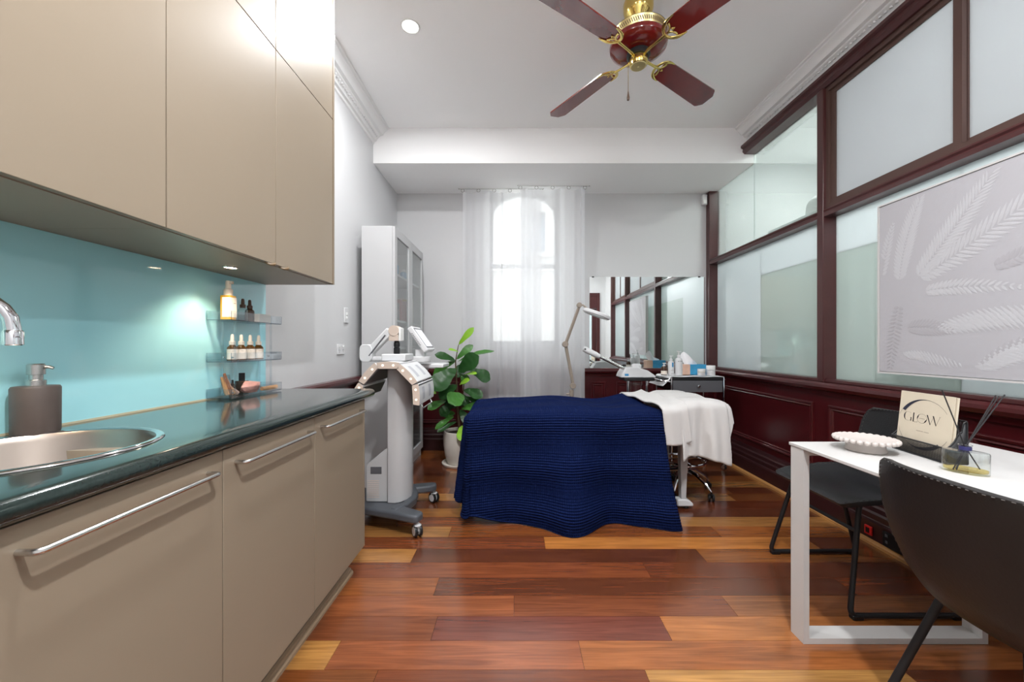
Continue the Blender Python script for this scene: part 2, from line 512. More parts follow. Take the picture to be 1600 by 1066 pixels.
for r in range(r0, r1):
    y0, y1 = Y_REF + r * W_B, Y_REF + (r + 1) * W_B
    y1 = min(y1, YB)
    if r in SEEN_ENDS: ends = sorted(SEEN_ENDS[r])
    else:
        ends, x = [], XL + rnd.uniform(0.3, 1.1)
        while x < 1.9:
            ends.append(x); x += rnd.uniform(0.7, 1.5)
    xs = [XL] + ends + [XG - 0.1]
    for k in range(len(xs) - 1):
        b_ = nb(); box(b_, xs[k] + 0.0006, xs[k + 1] - 0.0006, y0 + 0.0007, y1 - 0.0007, -0.011, 0.0)
        o = obj('floor_board', b_, 'floor_timber', floor, smooth=False)
        c = SEEN_COL.get((r, k), rnd.choice(BOARD_COLOURS))
        j = rnd.uniform(0.78, 0.98)
        o.color = tuple(lin(min(255, q * j)) for q in c) + (1,)

# ---- ceiling, lowered strip, cornices
bm = nb(); box(bm, XL - 0.12, XG + 0.12, YR - 0.1, YB + 0.2, CEIL, CEIL + 0.12)
ceiling = struct('ceiling', bm, 'ceiling_paint', smooth=False)
bm = nb(); box(bm, XL, XG + 0.02, YSOF, YB, SOF, CEIL)
obj('bulkhead', bm, 'ceiling_paint', ceiling, smooth=False)

def cornice_profile():
    # (out from wall, down from ceiling)
    return [(0, 0), (0.145, 0), (0.145, 0.012), (0.13, 0.016), (0.128, 0.026), (0.112, 0.036), (0.098, 0.052), (0.09, 0.07), (0.066, 0.074), (0.062, 0.082),
            (0.045, 0.092), (0.034, 0.11), (0.03, 0.122), (0.012, 0.126), (0.01, 0.145), (0, 0.15)]
def cornice(name, wall_x, side, y0, y1):
    bm = nb(); prism(bm, [(wall_x + side * a, CEIL - d) for a, d in cornice_profile()], y0, y1, 'y')
    o = struct(name, bm, 'cornice_paint', angle=25)
    bm = nb(); y = y0 + 0.02
    while y < y1 - 0.02:                    # small carved beads, too small to pick apart
        lathe(bm, [(0, -0.009), (0.008, -0.004), (0.008, 0.004), (0, 0.009)], (wall_x + side * 0.05, y, CEIL - 0.098), 6)
        y += 0.032
    q = obj('bead_row', bm, 'cornice_paint', o); q['kind'] = 'stuff'
    return o
cornice('trim_1', XL, 1, 2.0, YSOF)
cornice('trim_2', XG - 0.03, -1, YR, YSOF)

# ---- panelled dado on three walls
def make_map(side):
    if side == 'right': return lambda u, d, z: (XF + 0.02 - d, u, z)
    if side == 'left': return lambda u, d, z: (XL + d, u, z)
    return lambda u, d, z: (u, YB - d, z)
def mprism(bm, prof, u0, u1, mp):
    """profile in (d,z) swept along the wall from u0 to u1"""
    A = [bm.verts.new(mp(u0, d, z)) for d, z in prof]; B = [bm.verts.new(mp(u1, d, z)) for d, z in prof]
    fs = [bm.faces.new(A), bm.faces.new(list(reversed(B)))]
    for i in range(len(prof)):
        j = (i + 1) % len(prof); fs.append(bm.faces.new((A[j], A[i], B[i], B[j])))
    bmesh.ops.recalc_face_normals(bm, faces=fs)
DADO = 0.885
CAP = [(0, DADO - 0.085), (0.018, DADO - 0.085), (0.022, DADO - 0.06), (0.05, DADO - 0.05), (0.062, DADO - 0.03), (0.06, DADO - 0.012), (0.05, DADO), (0, DADO)]
BASE = [(0, 0), (0.062, 0), (0.062, 0.12), (0.056, 0.132), (0.05, 0.136), (0.05, 0.165), (0.04, 0.176), (0.036, 0.2), (0.024, 0.21), (0.018, 0.232), (0, 0.236)]
def dado(parent, side, spans, base_name):
    mp = make_map(side)
    u0, u1 = spans[0][0] - 0.06, spans[-1][1] + 0.06
    bm = nb(); mprism(bm, CAP, u0, u1, mp); obj('dado_cap', bm, 'mahogany', parent, angle=25)
    bm = nb(); mprism(bm, BASE, u0, u1, mp); b = struct(base_name, bm, 'mahogany_dark', angle=25)
    for a, c in spans:                       # raised field with a mitred moulding round it
        z0, z1 = 0.285, 0.735
        bm = nb()
        def ring(w, d): return [bm.verts.new(mp(uu, d, zz)) for uu, zz in ((a + w, z0 + w), (c - w, z0 + w), (c - w, z1 - w), (a + w, z1 - w))]
        rs = [ring(w, d) for w, d in ((0, 0.0), (0.0, 0.012), (0.006, 0.017), (0.016, 0.014), (0.022, 0.007), (0.03, 0.012), (0.036, 0.006), (0.042, 0.0005))]
        fs = []
        for A, B in zip(rs, rs[1:]):
            for k in range(4): fs.append(bm.faces.new((A[k], A[(k + 1) % 4], B[(k + 1) % 4], B[k])))
        bmesh.ops.recalc_face_normals(bm, faces=fs)
        obj('panel_moulding', bm, 'mahogany', parent, smooth=False)
        bm = nb(); A = [bm.verts.new(mp(uu, 0.0045, zz)) for uu, zz in ((a + 0.04, z0 + 0.04), (c - 0.04, z0 + 0.04), (c - 0.04, z1 - 0.04), (a + 0.04, z1 - 0.04))]
        B = [bm.verts.new(mp(uu, 0.0, zz)) for uu, zz in ((a + 0.04, z0 + 0.04), (c - 0.04, z0 + 0.04), (c - 0.04, z1 - 0.04), (a + 0.04, z1 - 0.04))]
        fs = [bm.faces.new(A), bm.faces.new(B)] + [bm.faces.new((A[k], A[(k + 1) % 4], B[(k + 1) % 4], B[k])) for k in range(4)]
        bmesh.ops.recalc_face_normals(bm, faces=fs)
        obj('wainscot_panel', bm, 'mahogany', parent, smooth=False)
    return b

# left wall
bm = nb(); box(bm, XL - 0.12, XL, YR - 0.1, YB + 0.25, 0, CEIL)
wall_left = struct('wall_left', bm, 'wall_paint', smooth=False)
bm = nb(); box(bm, XL - 0.01, XL + 0.0005, 2.1, YB, 0.0, DADO - 0.02); obj('dado_board', bm, 'mahogany', wall_left, smooth=False)
dado(wall_left, 'left', [(2.18, 2.75), (2.87, 3.45), (3.57, 4.12)], 'baseboard_left')

# back wall with the arched window opening
WX0, WX1, WZ0, WZS, WRISE = PX(765, 4.28), PX(872, 4.28), 1.14, 2.57, 0.28
wc, whw = (WX0 + WX1) / 2, (WX1 - WX0) / 2
ARCH = [(wc + whw * math.cos(PI - PI * k / 20), WZS + WRISE * math.sin(PI * k / 20)) for k in range(21)]   # left spring to right spring
def arch_plate(bm, y0, y1, x0, x1, z0, z1, zbot, arch):
    """wall plate with an arched opening"""
    prism(bm, [(x0, z0), (arch[0][0], z0), (arch[0][0], z1), (x0, z1)], y0, y1, 'y')
    prism(bm, [(arch[-1][0], z0), (x1, z0), (x1, z1), (arch[-1][0], z1)], y0, y1, 'y')
    if zbot > z0: prism(bm, [(arch[0][0], z0), (arch[-1][0], z0), (arch[-1][0], zbot), (arch[0][0], zbot)], y0, y1, 'y')
    for (xa, za), (xb, zb) in zip(arch, arch[1:]):
        prism(bm, [(xa, za), (xb, zb), (xb, z1), (xa, z1)], y0, y1, 'y')
bm = nb(); arch_plate(bm, YB, YB + 0.22, XL - 0.12, XG + 1.6, 0, CEIL, WZ0, ARCH)
wall_back = struct('wall_back', bm, 'wall_paint', smooth=False)
bm = nb(); box(bm, XL, XF + 0.03, YB - 0.0005, YB + 0.01, 0, DADO - 0.02); obj('dado_board', bm, 'mahogany', wall_back, smooth=False)
dado(wall_back, 'back', [(-1.18, -0.62), (-0.5, 0.06), (0.18, 0.7), (0.82, 0.98), (1.1, 1.5), (1.62, 1.96)], 'baseboard_back')

# window: frame, sash rails, panes, sill
def scaled(a, d): return [(wc + (x - wc) * (1 - d / whw), z if z <= WZS + 1e-6 else WZS + (z - WZS) * (1 - d / WRISE)) for x, z in a]
bm = nb()
inner = scaled(ARCH, 0.035)
for (xa, za), (xb, zb), (xc, zc_), (xd, zd) in zip(ARCH, ARCH[1:], inner[1:], inner):
    prism(bm, [(xa, za), (xb, zb), (xc, zc_), (xd, zd)], 4.30, 4.36, 'y')
box(bm, WX0, WX0 + 0.035, 4.30, 4.36, WZ0, WZS); box(bm, WX1 - 0.035, WX1, 4.30, 4.36, WZ0, WZS); box(bm, WX0 + 0.035, WX1 - 0.035, 4.30, 4.36, WZ0, WZ0 + 0.045)
window_1 = struct('window_1', bm, 'white_satin', smooth=False)
bx('sash_rail', 'white_satin', window_1, WX0 + 0.035, WX1 - 0.035, 4.305, 4.35, 2.0, 2.045)
bx('glass_pane', 'window_glass', window_1, WX0 + 0.035, WX1 - 0.035, 4.325, 4.331, WZ0 + 0.045, 2.0, smooth=False)
bm = nb(); prism(bm, [(WX0 + 0.035, 2.045), (WX1 - 0.035, 2.045)] + list(reversed(inner)), 4.325, 4.331, 'y')
obj('glass_pane', bm, 'window_glass', window_1, smooth=False)
bx('window_sill', 'white_satin', window_1, WX0 - 0.03, WX1 + 0.03, YB - 0.03, 4.3, WZ0 - 0.03, WZ0, bevel=0.004)

# partition wall: dado below, glazing in dark frames above
bm = nb(); box(bm, XF + 0.02, XF + 0.16, 0.0, YB, 0, DADO - 0.02)
box(bm, XF + 0.06, XF + 0.2, 0.0, YSOF, 2.95, CEIL)
wall_right = struct('wall_right', bm, 'mahogany', smooth=False)
bx('frieze', 'wall_paint', wall_right, XF + 0.04, XF + 0.06, 0.0, YSOF, 2.95, CEIL, smooth=False)
bx('return_wall', 'wall_paint', wall_right, XF + 0.02, XF + 0.16, YR - 0.1, -0.05, 0, CEIL, smooth=False)
dado(wall_right, 'right', [(0.08, 0.5), (0.62, 1.02), (1.14, 1.78), (1.9, 2.57), (2.70, 4.05)], 'baseboard_right')
bm = nb(); prism(bm, [(XF + 0.02 - 0.062, 0), (XF + 0.02 - 0.085, 0), (XF + 0.02 - 0.083, 0.014), (XF + 0.02 - 0.076, 0.02), (XF + 0.02 - 0.062, 0.024)], 0.0, YB - 0.08, 'y')
struct('trim_3', bm, 'oak_strip', angle=25)
POSTS = [(4.13, YB), (2.60, 2.655), (1.03, 1.09), (-0.05, 0.01)]
TR0, TR1, TOP0, TOP1 = 2.005, 2.055, 2.875, 2.95
for k, (a, c) in enumerate(POSTS):
    bx('post', 'frame_wood', wall_right, XF, XG + 0.02, a, c, DADO, TOP0 if k else SOF - 0.001, bevel=0.004)
for (a, c) in ((2.655, 4.13), (1.09, 2.60), (0.01, 1.03)):
    bm = nb(); prism(bm, [(XF + 0.004, TR0), (XG + 0.02, TR0), (XG + 0.02, TR1), (XF + 0.004, TR1), (XF, TR1 - 0.01), (XF + 0.006, TR1 - 0.02), (XF + 0.002, TR1 - 0.028)], a, c, 'y')
    obj('transom_rail', bm, 'frame_wood', wall_right, smooth=False)
    bx('sill_rail', 'frame_wood', wall_right, XF + 0.012, XG + 0.02, a, c, DADO, DADO + 0.022, bevel=0.004)
bm = nb(); prism(bm, [(XF - 0.015, TOP0 + 0.02), (XF + 0.005, TOP0), (XG + 0.02, TOP0), (XG + 0.02, TOP1), (XF - 0.03, TOP1), (XF - 0.03, TOP1 - 0.02), (XF - 0.012, TOP1 - 0.03)], 0.0, YSOF, 'y')
obj('head_rail', bm, 'frame_wood', wall_right, smooth=False)
ZS = DADO + 0.022
# lower panes, mint tinted over part of two bays
for (a, c, z0, z1, m) in ((3.40, 4.13, ZS, TR0, 'pane_frost_blue'), (2.655, 3.40, 1.756, TR0, 'pane_frost_blue'), (1.87, 2.60, 1.756, TR0, 'pane_frost_blue'), (1.09, 1.87, ZS, TR0, 'pane_frost_blue'),
                          (2.655, 3.40, ZS, 1.756, 'film_mint'), (1.87, 2.60, ZS, 1.756, 'film_mint')):
    bx('glass_pane', m, wall_right, XG, XG + 0.008, a, c, z0, z1, smooth=False)
bx('glass_pane', 'pane_frost_blue', wall_right, XG, XG + 0.008, 0.01, 1.03, ZS, TR0, smooth=False)
# clear pane over the far bay, running up behind the lowered ceiling
bx('glass_pane', 'pane_mint_clear', wall_right, XG, XG + 0.008, 2.655, YSOF, TR1, TOP0, smooth=False)
bx('glass_pane', 'pane_mint_clear', wall_right, XG, XG + 0.008, YSOF, 4.13, TR1, SOF, smooth=False)
# sliding sashes over the other bays
def slider(name, y0, y1, ym):
    bm = nb()
    for (a, c, p, q) in ((y0, y1, TR1, TR1 + 0.03), (y0, y1, TOP0 - 0.03, TOP0)): box(bm, XF + 0.02, XG + 0.02, a, c, p, q)
    for (a, c) in ((y0, y0 + 0.02), (y1 - 0.02, y1)): box(bm, XF + 0.02, XG + 0.02, a, c, TR1 + 0.03, TOP0 - 0.03)
    w = struct(name, bm, 'sash_bronze', smooth=False)
    for a, c, x in ((ym - 0.02, y1 - 0.02, XF + 0.035), (y0 + 0.02, ym + 0.02, XF + 0.065)):
        bm = nb(); z0, z1 = TR1 + 0.03, TOP0 - 0.03
        box(bm, x, x + 0.022, a, a + 0.038, z0, z1); box(bm, x, x + 0.022, c - 0.038, c, z0, z1)
        box(bm, x, x + 0.022, a + 0.038, c - 0.038, z0, z0 + 0.03); box(bm, x, x + 0.022, a + 0.038, c - 0.038, z1 - 0.03, z1)
        s = obj('sash', bm, 'sash_bronze', w, smooth=False)
        bx('glass_pane', 'pane_frost', s, x + 0.009, x + 0.015, a + 0.038, c - 0.038, z0 + 0.03, z1 - 0.03, smooth=False)
slider('window_2', 1.09, 2.60, 1.84)
slider('window_3', 0.01, 1.03, 0.60)

# corridor on the other side of the glass
bm = nb(); box(bm, 3.55, 3.67, -1.2, YB + 0.22, 0, CEIL); struct('wall_corridor', bm, 'wall_paint', smooth=False)
bm = nb(); box(bm, XG + 0.1, 3.55, -1.3, -1.2, 0, CEIL); struct('wall_corridor_end', bm, 'wall_paint', smooth=False)
bm = nb(); box(bm, XG + 0.1, 3.67, -1.2, YB + 0.2, -0.05, 0); struct('floor_corridor', bm, 'pavement', smooth=False)
bm = nb(); box(bm, XG + 0.12, 3.67, -1.3, YB + 0.22, CEIL, CEIL + 0.12); struct('ceiling_corridor', bm, 'ceiling_paint', smooth=False)

# rear wall with the panelled entrance door
DX0, DX1 = 1.02, 1.96
bm = nb()
box(bm, XL - 0.12, DX0, YR - 0.12, YR, 0, CEIL); box(bm, DX1, XF + 0.16, YR - 0.12, YR, 0, CEIL); box(bm, DX0, DX1, YR - 0.12, YR, 2.36, CEIL)
struct('wall_rear', bm, 'wall_paint', smooth=False)
bm = nb()
box(bm, DX0, DX0 + 0.07, YR - 0.12, YR + 0.02, 0, 2.36); box(bm, DX1 - 0.07, DX1, YR - 0.12, YR + 0.02, 0, 2.36)
box(bm, DX0 + 0.07, DX1 - 0.07, YR - 0.12, YR + 0.02, 2.29, 2.36); box(bm, DX0 + 0.07, DX1 - 0.07, YR - 0.1, YR + 0.01, 2.0, 2.29)
door_1 = struct('door_1', bm, 'frame_wood', smooth=False)
bm = nb()
a, c = DX0 + 0.073, DX1 - 0.073
box(bm, a, a + 0.1, YR - 0.08, YR - 0.04, 0.006, 1.997); box(bm, c - 0.1, c, YR - 0.08, YR - 0.04, 0.006, 1.997)
box(bm, a + 0.1, c - 0.1, YR - 0.08, YR - 0.04, 0.006, 0.3); box(bm, a + 0.1, c - 0.1, YR - 0.08, YR - 0.04, 1.9, 1.997)
leafo = obj('door_leaf', bm, 'frame_wood', door_1, smooth=False)
bx('glass_pane', 'pane_frost_blue', door_1, a + 0.1, c - 0.1, YR - 0.065, YR - 0.055, 0.3, 1.9, smooth=False)
bm = nb(); cyl(bm, (a + 0.05, YR - 0.04, 1.02), (a + 0.05, YR + 0.01, 1.02), 0.009, 10); cyl(bm, (a + 0.045, YR + 0.01, 1.02), (a + 0.16, YR + 0.01, 1.02), 0.008, 10)
obj('door_handle', bm, 'steel', door_1)

# outside the window
bm = nb(); box(bm, -14, 16, 4.45, 30, -0.4, -0.3); struct('ground_outside', bm, 'pavement', smooth=False)
nbd = thing('neighbouring_building', 'pale stone building standing across the lane outside the arched window', 'building', (0.5, 9.0, -3.2))
fx0, fx1, fz0, fz1 = PX(829, 9.0), PX(852, 9.0), PZ(396, 9.0), PZ(332, 9.0)
bm = nb()
box(bm, -9, fx0, 9.0, 12, -3.2, 8.5); box(bm, fx1, 11, 9.0, 12, -3.2, 8.5); box(bm, fx0, fx1, 9.0, 12, -3.2, fz0); box(bm, fx0, fx1, 9.0, 12, fz1, 8.5)
obj('facade', bm, 'stone_facade', nbd, smooth=False)
bm = nb(); w = 0.12
box(bm, fx0 - w, fx0, 8.94, 9.0, fz0, fz1); box(bm, fx1, fx1 + w, 8.94, 9.0, fz0, fz1); box(bm, fx0 - w, fx1 + w, 8.94, 9.0, fz1, fz1 + w); box(bm, fx0 - w - 0.06, fx1 + w + 0.06, 8.86, 9.0, fz0 - 0.1, fz0)
wf = obj('window_surround', bm, 'stone_facade', nbd, smooth=False)
bx('window_pane', 'facade_glass', nbd, fx0, fx1, 9.12, 9.14, fz0, fz1, smooth=False)
bx('string_course', 'stone_facade', nbd, -9, 11, 8.92, 9.0, fz0 - 0.42, fz0 - 0.28, smooth=False)

# ceiling downlights
def downlight(x, y, z, label, lens, power, color, cat='light', group=None, r=0.048):
    t = thing('ceiling_downlight' if z > 2 else 'cabinet_downlight', label, cat, (x, y, z), 0, group)
    bm = nb(); lathe(bm, [(r, -0.0005), (r * 1.25, -0.0005), (r * 1.25, -0.003), (r * 1.1, -0.006), (r, -0.004)], (x, y, z), 28, cap=False); obj('rim', bm, 'white_gloss' if z > 2 else 'steel', t)
    bm = nb(); lathe(bm, [(0, -0.002), (r, -0.002), (r, -0.0012), (0, -0.0012)], (x, y, z), 28); obj('lens', bm, lens, t)
    return t
for k, (x, y) in enumerate(DOWNLIGHTS):
    downlight(x, y, CEIL, ('round white downlight glowing in the ceiling in front of the bulkhead', 'round white ceiling downlight in front of the beige wall cupboards',
                           'round white ceiling downlight above the white table', 'round white ceiling downlight near the rear wall')[k], 'light_lens', 0, None, group='ceiling downlights')
    lamp('downlight_lamp', 'AREA', (x, y, CEIL - 0.012), DOWNLIGHT_POWER[k], (0.97, 0.985, 1.0), 0.1)
for x, y in CORRIDOR_LIGHTS:
    t = downlight(x, y, CEIL, 'round corridor downlight behind the partition, ' + {3.3: 'near the white duct unit', 1.9: 'level with the palm painting', 0.5: 'near the corridor end'}[y], 'light_lens', 0, None, group='corridor downlights')
    lamp('corridor_lamp', 'AREA', (x, y, CEIL - 0.012), CORRIDOR_POWER, (1.0, 0.99, 0.98), 0.3)
# air conditioner seen through the clear pane
t = thing('duct_unit', 'white boxy unit with a thick pipe behind the clear partition pane', 'air conditioner', (2.95, 3.5, 2.2))
bx('casing', 'white_satin', t, 2.62, 3.5, 2.9, 4.0, 2.05, 2.32, bevel=0.01)
bm = nb(); tube(bm, fillet([(2.8, 3.62, 2.3), (2.8, 3.62, 2.47), (2.8, 2.9, 2.47)], 0.06), 0.055, 14); obj('pipe', bm, 'white_satin', t)
bx('wall_hanger', 'white_satin', t, 3.5, 3.55, 3.2, 3.7, 2.1, 2.25)


# ================================================================== KITCHENETTE
CT = 0.905                                  # worktop height
XD = -0.772                                 # base door face
UD, UB, US = -0.94, 1.448, 2.293            # wall cupboard face, underside, split line
BASE_Y = [0.09, 0.55, 1.012, 1.474, 1.945]
UP_Y = [0.095, 0.564, 1.033, 1.504, 1.972]

# ---- base cabinets, each a unit
base_lab = ['beige base cabinet with a long bar handle, beside the rear wall', 'beige base cabinet with a long steel bar handle, under the round sink',
            'middle beige base cabinet between the sink cabinet and the end cabinet', 'beige end base cabinet next to the white light therapy machine']
for k in range(4):
    y0, y1 = BASE_Y[k], BASE_Y[k + 1]
    t = thing('base_cabinet', base_lab[k], 'cabinet', ((XL + XD) / 2, (y0 + y1) / 2, 0.0), 0, 'beige base cabinets under the worktop')
    bm = nb(); x0, x1 = XL + 0.008, XD - 0.02          # carcass: sides, floor, back
    a, c = y0 + 0.0005, y1 - 0.0005
    box(bm, x0, x1, a, a + 0.016, 0.115, CT - 0.045); box(bm, x0, x1, c - 0.016, c, 0.115, CT - 0.045)
    box(bm, x0, x1, a + 0.016, c - 0.016, 0.115, 0.131); box(bm, x0, x0 + 0.008, a + 0.016, c - 0.016, 0.131, CT - 0.045)
    for fy in (a + 0.03, c - 0.06):
        for fxx in (x0 + 0.05, x1 - 0.15): box(bm, fxx, fxx + 0.03, fy, fy + 0.03, 0.001, 0.115)
    obj('body', bm, 'cabinet_carcass', t, smooth=False)
    d = bx('door', 'cabinet_beige', t, XD - 0.019, XD, y0 + 0.0015, y1 - 0.0015, 0.113, CT - 0.048, bevel=0.0012)
    hy0, hy1, hz = y0 + 0.045, y1 - 0.05, 0.812
    bm = nb(); tube(bm, fillet([(XD - 0.001, hy0, hz), (XD + 0.032, hy0, hz), (XD + 0.032, hy1, hz), (XD - 0.001, hy1, hz)], 0.012, 4), 0.0055, 10)
    obj('handle', bm, 'steel', d)
    if k == 3:
        bx('end_panel', 'cabinet_beige', t, x0, XD, y1 + 0.0005, y1 + 0.0165, 0.113, CT - 0.045, bevel=0.001)
kb = thing('kickboard', 'taupe recessed kickboard with a timber bead running below the base cabinets', 'kickboard', (-0.83, 1.0, 0.0))
bx('board', 'kick', kb, -0.845, -0.829, 0.09, 1.90, 0.001, 0.112)
bm = nb(); prism(bm, [(-0.829, 0.0005), (-0.806, 0.0005), (-0.806, 0.012), (-0.812, 0.02), (-0.816, 0.022), (-0.818, 0.03), (-0.829, 0.034)], 0.09, 1.905, 'y'); obj('bead', bm, 'kick_wood', kb, angle=25)

# ---- worktop with the sink cut-out and a rounded front edge
SX, SY, SR = -1.06, 0.835, 0.217
wt = thing('worktop', 'long dark green speckled worktop with a rounded front edge', 'worktop', (-1.02, 1.05, CT - 0.042))
bm = nb(); XFR = -0.80; Z0, Z1 = CT - 0.042, CT; YE = 2.03
y_lo, y_hi = SY - 0.25, SY + 0.25
box(bm, XL, XFR, 0.09, y_lo, Z0, Z1); box(bm, XL, XFR, y_hi, YE, Z0, Z1)
N = 48; hole_r = SR - 0.012
angs = sorted([2 * PI * k / N for k in range(N)] + [math.atan2(yy - SY, xx - SX) % (2 * PI) for xx in (XL, XFR) for yy in (y_lo, y_hi)])
def to_rect(t):
    c, s = math.cos(t), math.sin(t); ks = []
    if c > 1e-9: ks.append((XFR - SX) / c)
    if c < -1e-9: ks.append((XL - SX) / c)
    if s > 1e-9: ks.append((y_hi - SY) / s)
    if s < -1e-9: ks.append((y_lo - SY) / s)
    k = min(ks); return (SX + c * k, SY + s * k)
R_ = [to_rect(t) for t in angs]; C_ = [(SX + math.cos(t) * hole_r, SY + math.sin(t) * hole_r) for t in angs]
for i in range(len(angs)):
    j = (i + 1) % len(angs)
    prism(bm, [C_[i], R_[i], R_[j], C_[j]], Z0, Z1, 'z')
obj('slab', bm, 'worktop_green', wt, smooth=False)
nose = [(XFR, Z0), (XFR, Z1)] + [(-0.766 + 0.021 * math.sin(PI * k / 10), (Z0 + Z1) / 2 + 0.021 * math.cos(PI * k / 10)) for k in range(11)]
bm = nb(); prism(bm, nose, 0.09, YE, 'y'); obj('rounded_edge', bm, 'worktop_green', wt, angle=50)
bx('seal_strip', 'grout', wt, XL + 0.0005, XL + 0.008, 0.09, 2.0, CT, CT + 0.006)
# sink
sk = thing('round_sink', 'round stainless steel inset sink in the green worktop', 'sink', (SX, SY, CT - 0.16))
bm = nb(); lathe(bm, [(SR - 0.014, 0.002), (SR - 0.008, 0.006), (SR, 0.005), (SR + 0.003, 0.001), (SR - 0.002, 0.0006)], (SX, SY, CT), 56, cap=False); obj('rim', bm, 'chrome', sk, angle=60)
bm = nb(); lathe(bm, [(SR - 0.014, 0.002), (SR - 0.022, -0.012), (SR - 0.03, -0.11), (SR - 0.05, -0.138), (SR - 0.09, -0.15), (0.03, -0.155), (0.028, -0.158), (0, -0.158)], (SX, SY, CT), 56, cap=False); obj('bowl', bm, 'steel_bowl', sk, angle=60)
bm = nb(); lathe(bm, [(0, -0.15), (0.025, -0.15), (0.036, -0.152), (0.036, -0.155), (0, -0.155)], (SX, SY, CT), 24); obj('drain', bm, 'chrome', sk)
# tap
tp = thing('kitchen_tap', 'chrome gooseneck tap arching over the round sink', 'tap', (-1.225, 0.66, CT))
bm = nb(); lathe(bm, [(0.028, 0.0), (0.028, 0.006), (0.022, 0.01), (0.021, 0.09), (0.017, 0.1), (0, 0.1)], (-1.225, 0.66, CT), 24); obj('tap_body', bm, 'chrome', tp)
tip = P(20, 540, 0.80); b0 = Vector((-1.225, 0.66, CT + 0.095)); top = Vector((0, 0, 1.33))
pts = [b0, Vector((b0.x, b0.y, 1.15))]
for k in range(1, 13):
    a = PI * k / 13
    q = b0.lerp(Vector((tip.x, tip.y, 0)), (1 - math.cos(a)) / 2); pts.append(Vector((q.x, q.y, 1.17 + 0.085 * math.sin(a))))
pts.append(Vector((tip.x, tip.y, tip.z + 0.03)))
bm = nb(); tube(bm, pts, 0.0125, 14); obj('spout', bm, 'chrome', tp)
bm = nb(); lathe(bm, [(0.0135, 0.032), (0.0155, 0.028), (0.0155, 0.002), (0.013, 0.0), (0, 0.0)], (tip.x, tip.y, tip.z), 20); obj('aerator', bm, 'chrome', tp)
bm = nb(); tube(bm, [(-1.225, 0.638, CT + 0.06), (-1.225, 0.60, CT + 0.075), (-1.225, 0.56, CT + 0.1)], [0.01, 0.006, 0.005], 10); obj('lever', bm, 'chrome', tp)
# soap dispenser
sx, sy = -1.243, 0.995
sd = thing('soap_dispenser', 'grey brown stone soap dispenser with a steel pump behind the sink', 'soap dispenser', (sx, sy, CT))
bm = nb(); lathe(bm, [(0.041, 0.0008), (0.043, 0.006), (0.0435, 0.118), (0.041, 0.123), (0.02, 0.1245), (0, 0.1245)], (sx, sy, CT), 40); obj('body', bm, 'soap_stone', sd)
bm = nb(); lathe(bm, [(0.018, 0.124), (0.018, 0.138), (0.0125, 0.14), (0.0125, 0.152), (0.0165, 0.153), (0.0165, 0.178), (0.014, 0.181), (0, 0.181)], (sx, sy, CT), 24); pu = obj('pump', bm, 'steel', sd)
bm = nb(); tube(bm, [(sx, sy, CT + 0.172), (sx + 0.018, sy + 0.012, CT + 0.172), (sx + 0.026, sy + 0.016, CT + 0.168)], [0.005, 0.0045, 0.0035], 10); obj('nozzle', bm, 'steel', pu)

# ---- splashback
bm = nb(); box(bm, XL + 0.0004, XL + 0.0068, 0.09, 1.985, CT + 0.0005, UB - 0.001)
tag(obj('glass_splashback', bm, 'splash_teal', smooth=False), 'glossy teal glass splashback between the worktop and the wall cupboards', 'splashback')

# ---- wall cupboards, lower and upper rows
for row, (z0, z1) in enumerate(((UB, US), (US, CEIL - 0.004))):
    for k in range(4):
        y0, y1 = UP_Y[k], UP_Y[k + 1]
        wch = ('beside the rear wall', 'over the round sink', 'over the middle of the worktop', 'over the acrylic bottle stand')[k]
        t = thing('wall_cupboard', ('tall beige wall cupboard %s' if row == 0 else 'beige top box cupboard touching the ceiling %s') % wch, 'cupboard',
                  ((XL + UD) / 2, (y0 + y1) / 2, z0), 0, 'beige wall cupboards, ' + ('lower row' if row == 0 else 'top row'))
        bm = nb(); box(bm, XL + 0.0005, UD - 0.021, y0 + 0.0005, y1 - 0.0005, z0 + (0.0005 if row else 0.0), z1 - 0.0005); obj('body', bm, 'cabinet_carcass', t, smooth=False)
        d = bx('door', 'cabinet_beige', t, UD - 0.019, UD, y0 + 0.0017, y1 - 0.0017, z0 + 0.002, z1 - 0.0017, bevel=0.001)
        if row == 0 and k in (2, 3):
            hy = y1 - 0.035 if k == 2 else y0 + 0.05
            bm = nb(); tube(bm, [(UD - 0.012, hy - 0.012, z0 + 0.001), (UD + 0.004, hy - 0.004, z0 - 0.006), (UD + 0.012, hy + 0.006, z0 - 0.004), (UD + 0.013, hy + 0.012, z0 + 0.002)], [0.004, 0.005, 0.006, 0.004], 8)
            obj('finger_pull', bm, 'cabinet_edge', d)
        if k == 3:
            bx('edge_band', 'cabinet_edge', t, UD - 0.019, UD + 0.0005, y1 + 0.001, y1 + 0.003, z0, z1 - 0.001, smooth=False)
            bx('end_panel', 'cabinet_beige', t, XL + 0.0005, UD, y1 + 0.003, y1 + 0.019, z0, z1 - 0.001, smooth=False)
for (x, y, l) in ((-1.142, 1.537, 'small warm spotlight under the cupboards near the acrylic stand'), (-1.142, 0.60, 'small warm spotlight under the cupboards by the tap')):
    downlight(x, y, UB, l, 'warm_lens', 0, None, r=0.022)
    lamp('cupboard_lamp', 'SPOT', (x, y, UB - 0.012), 6.0, (1, 0.80, 0.60), 0.018, (0, 0, 0), math.radians(120), 0.7)

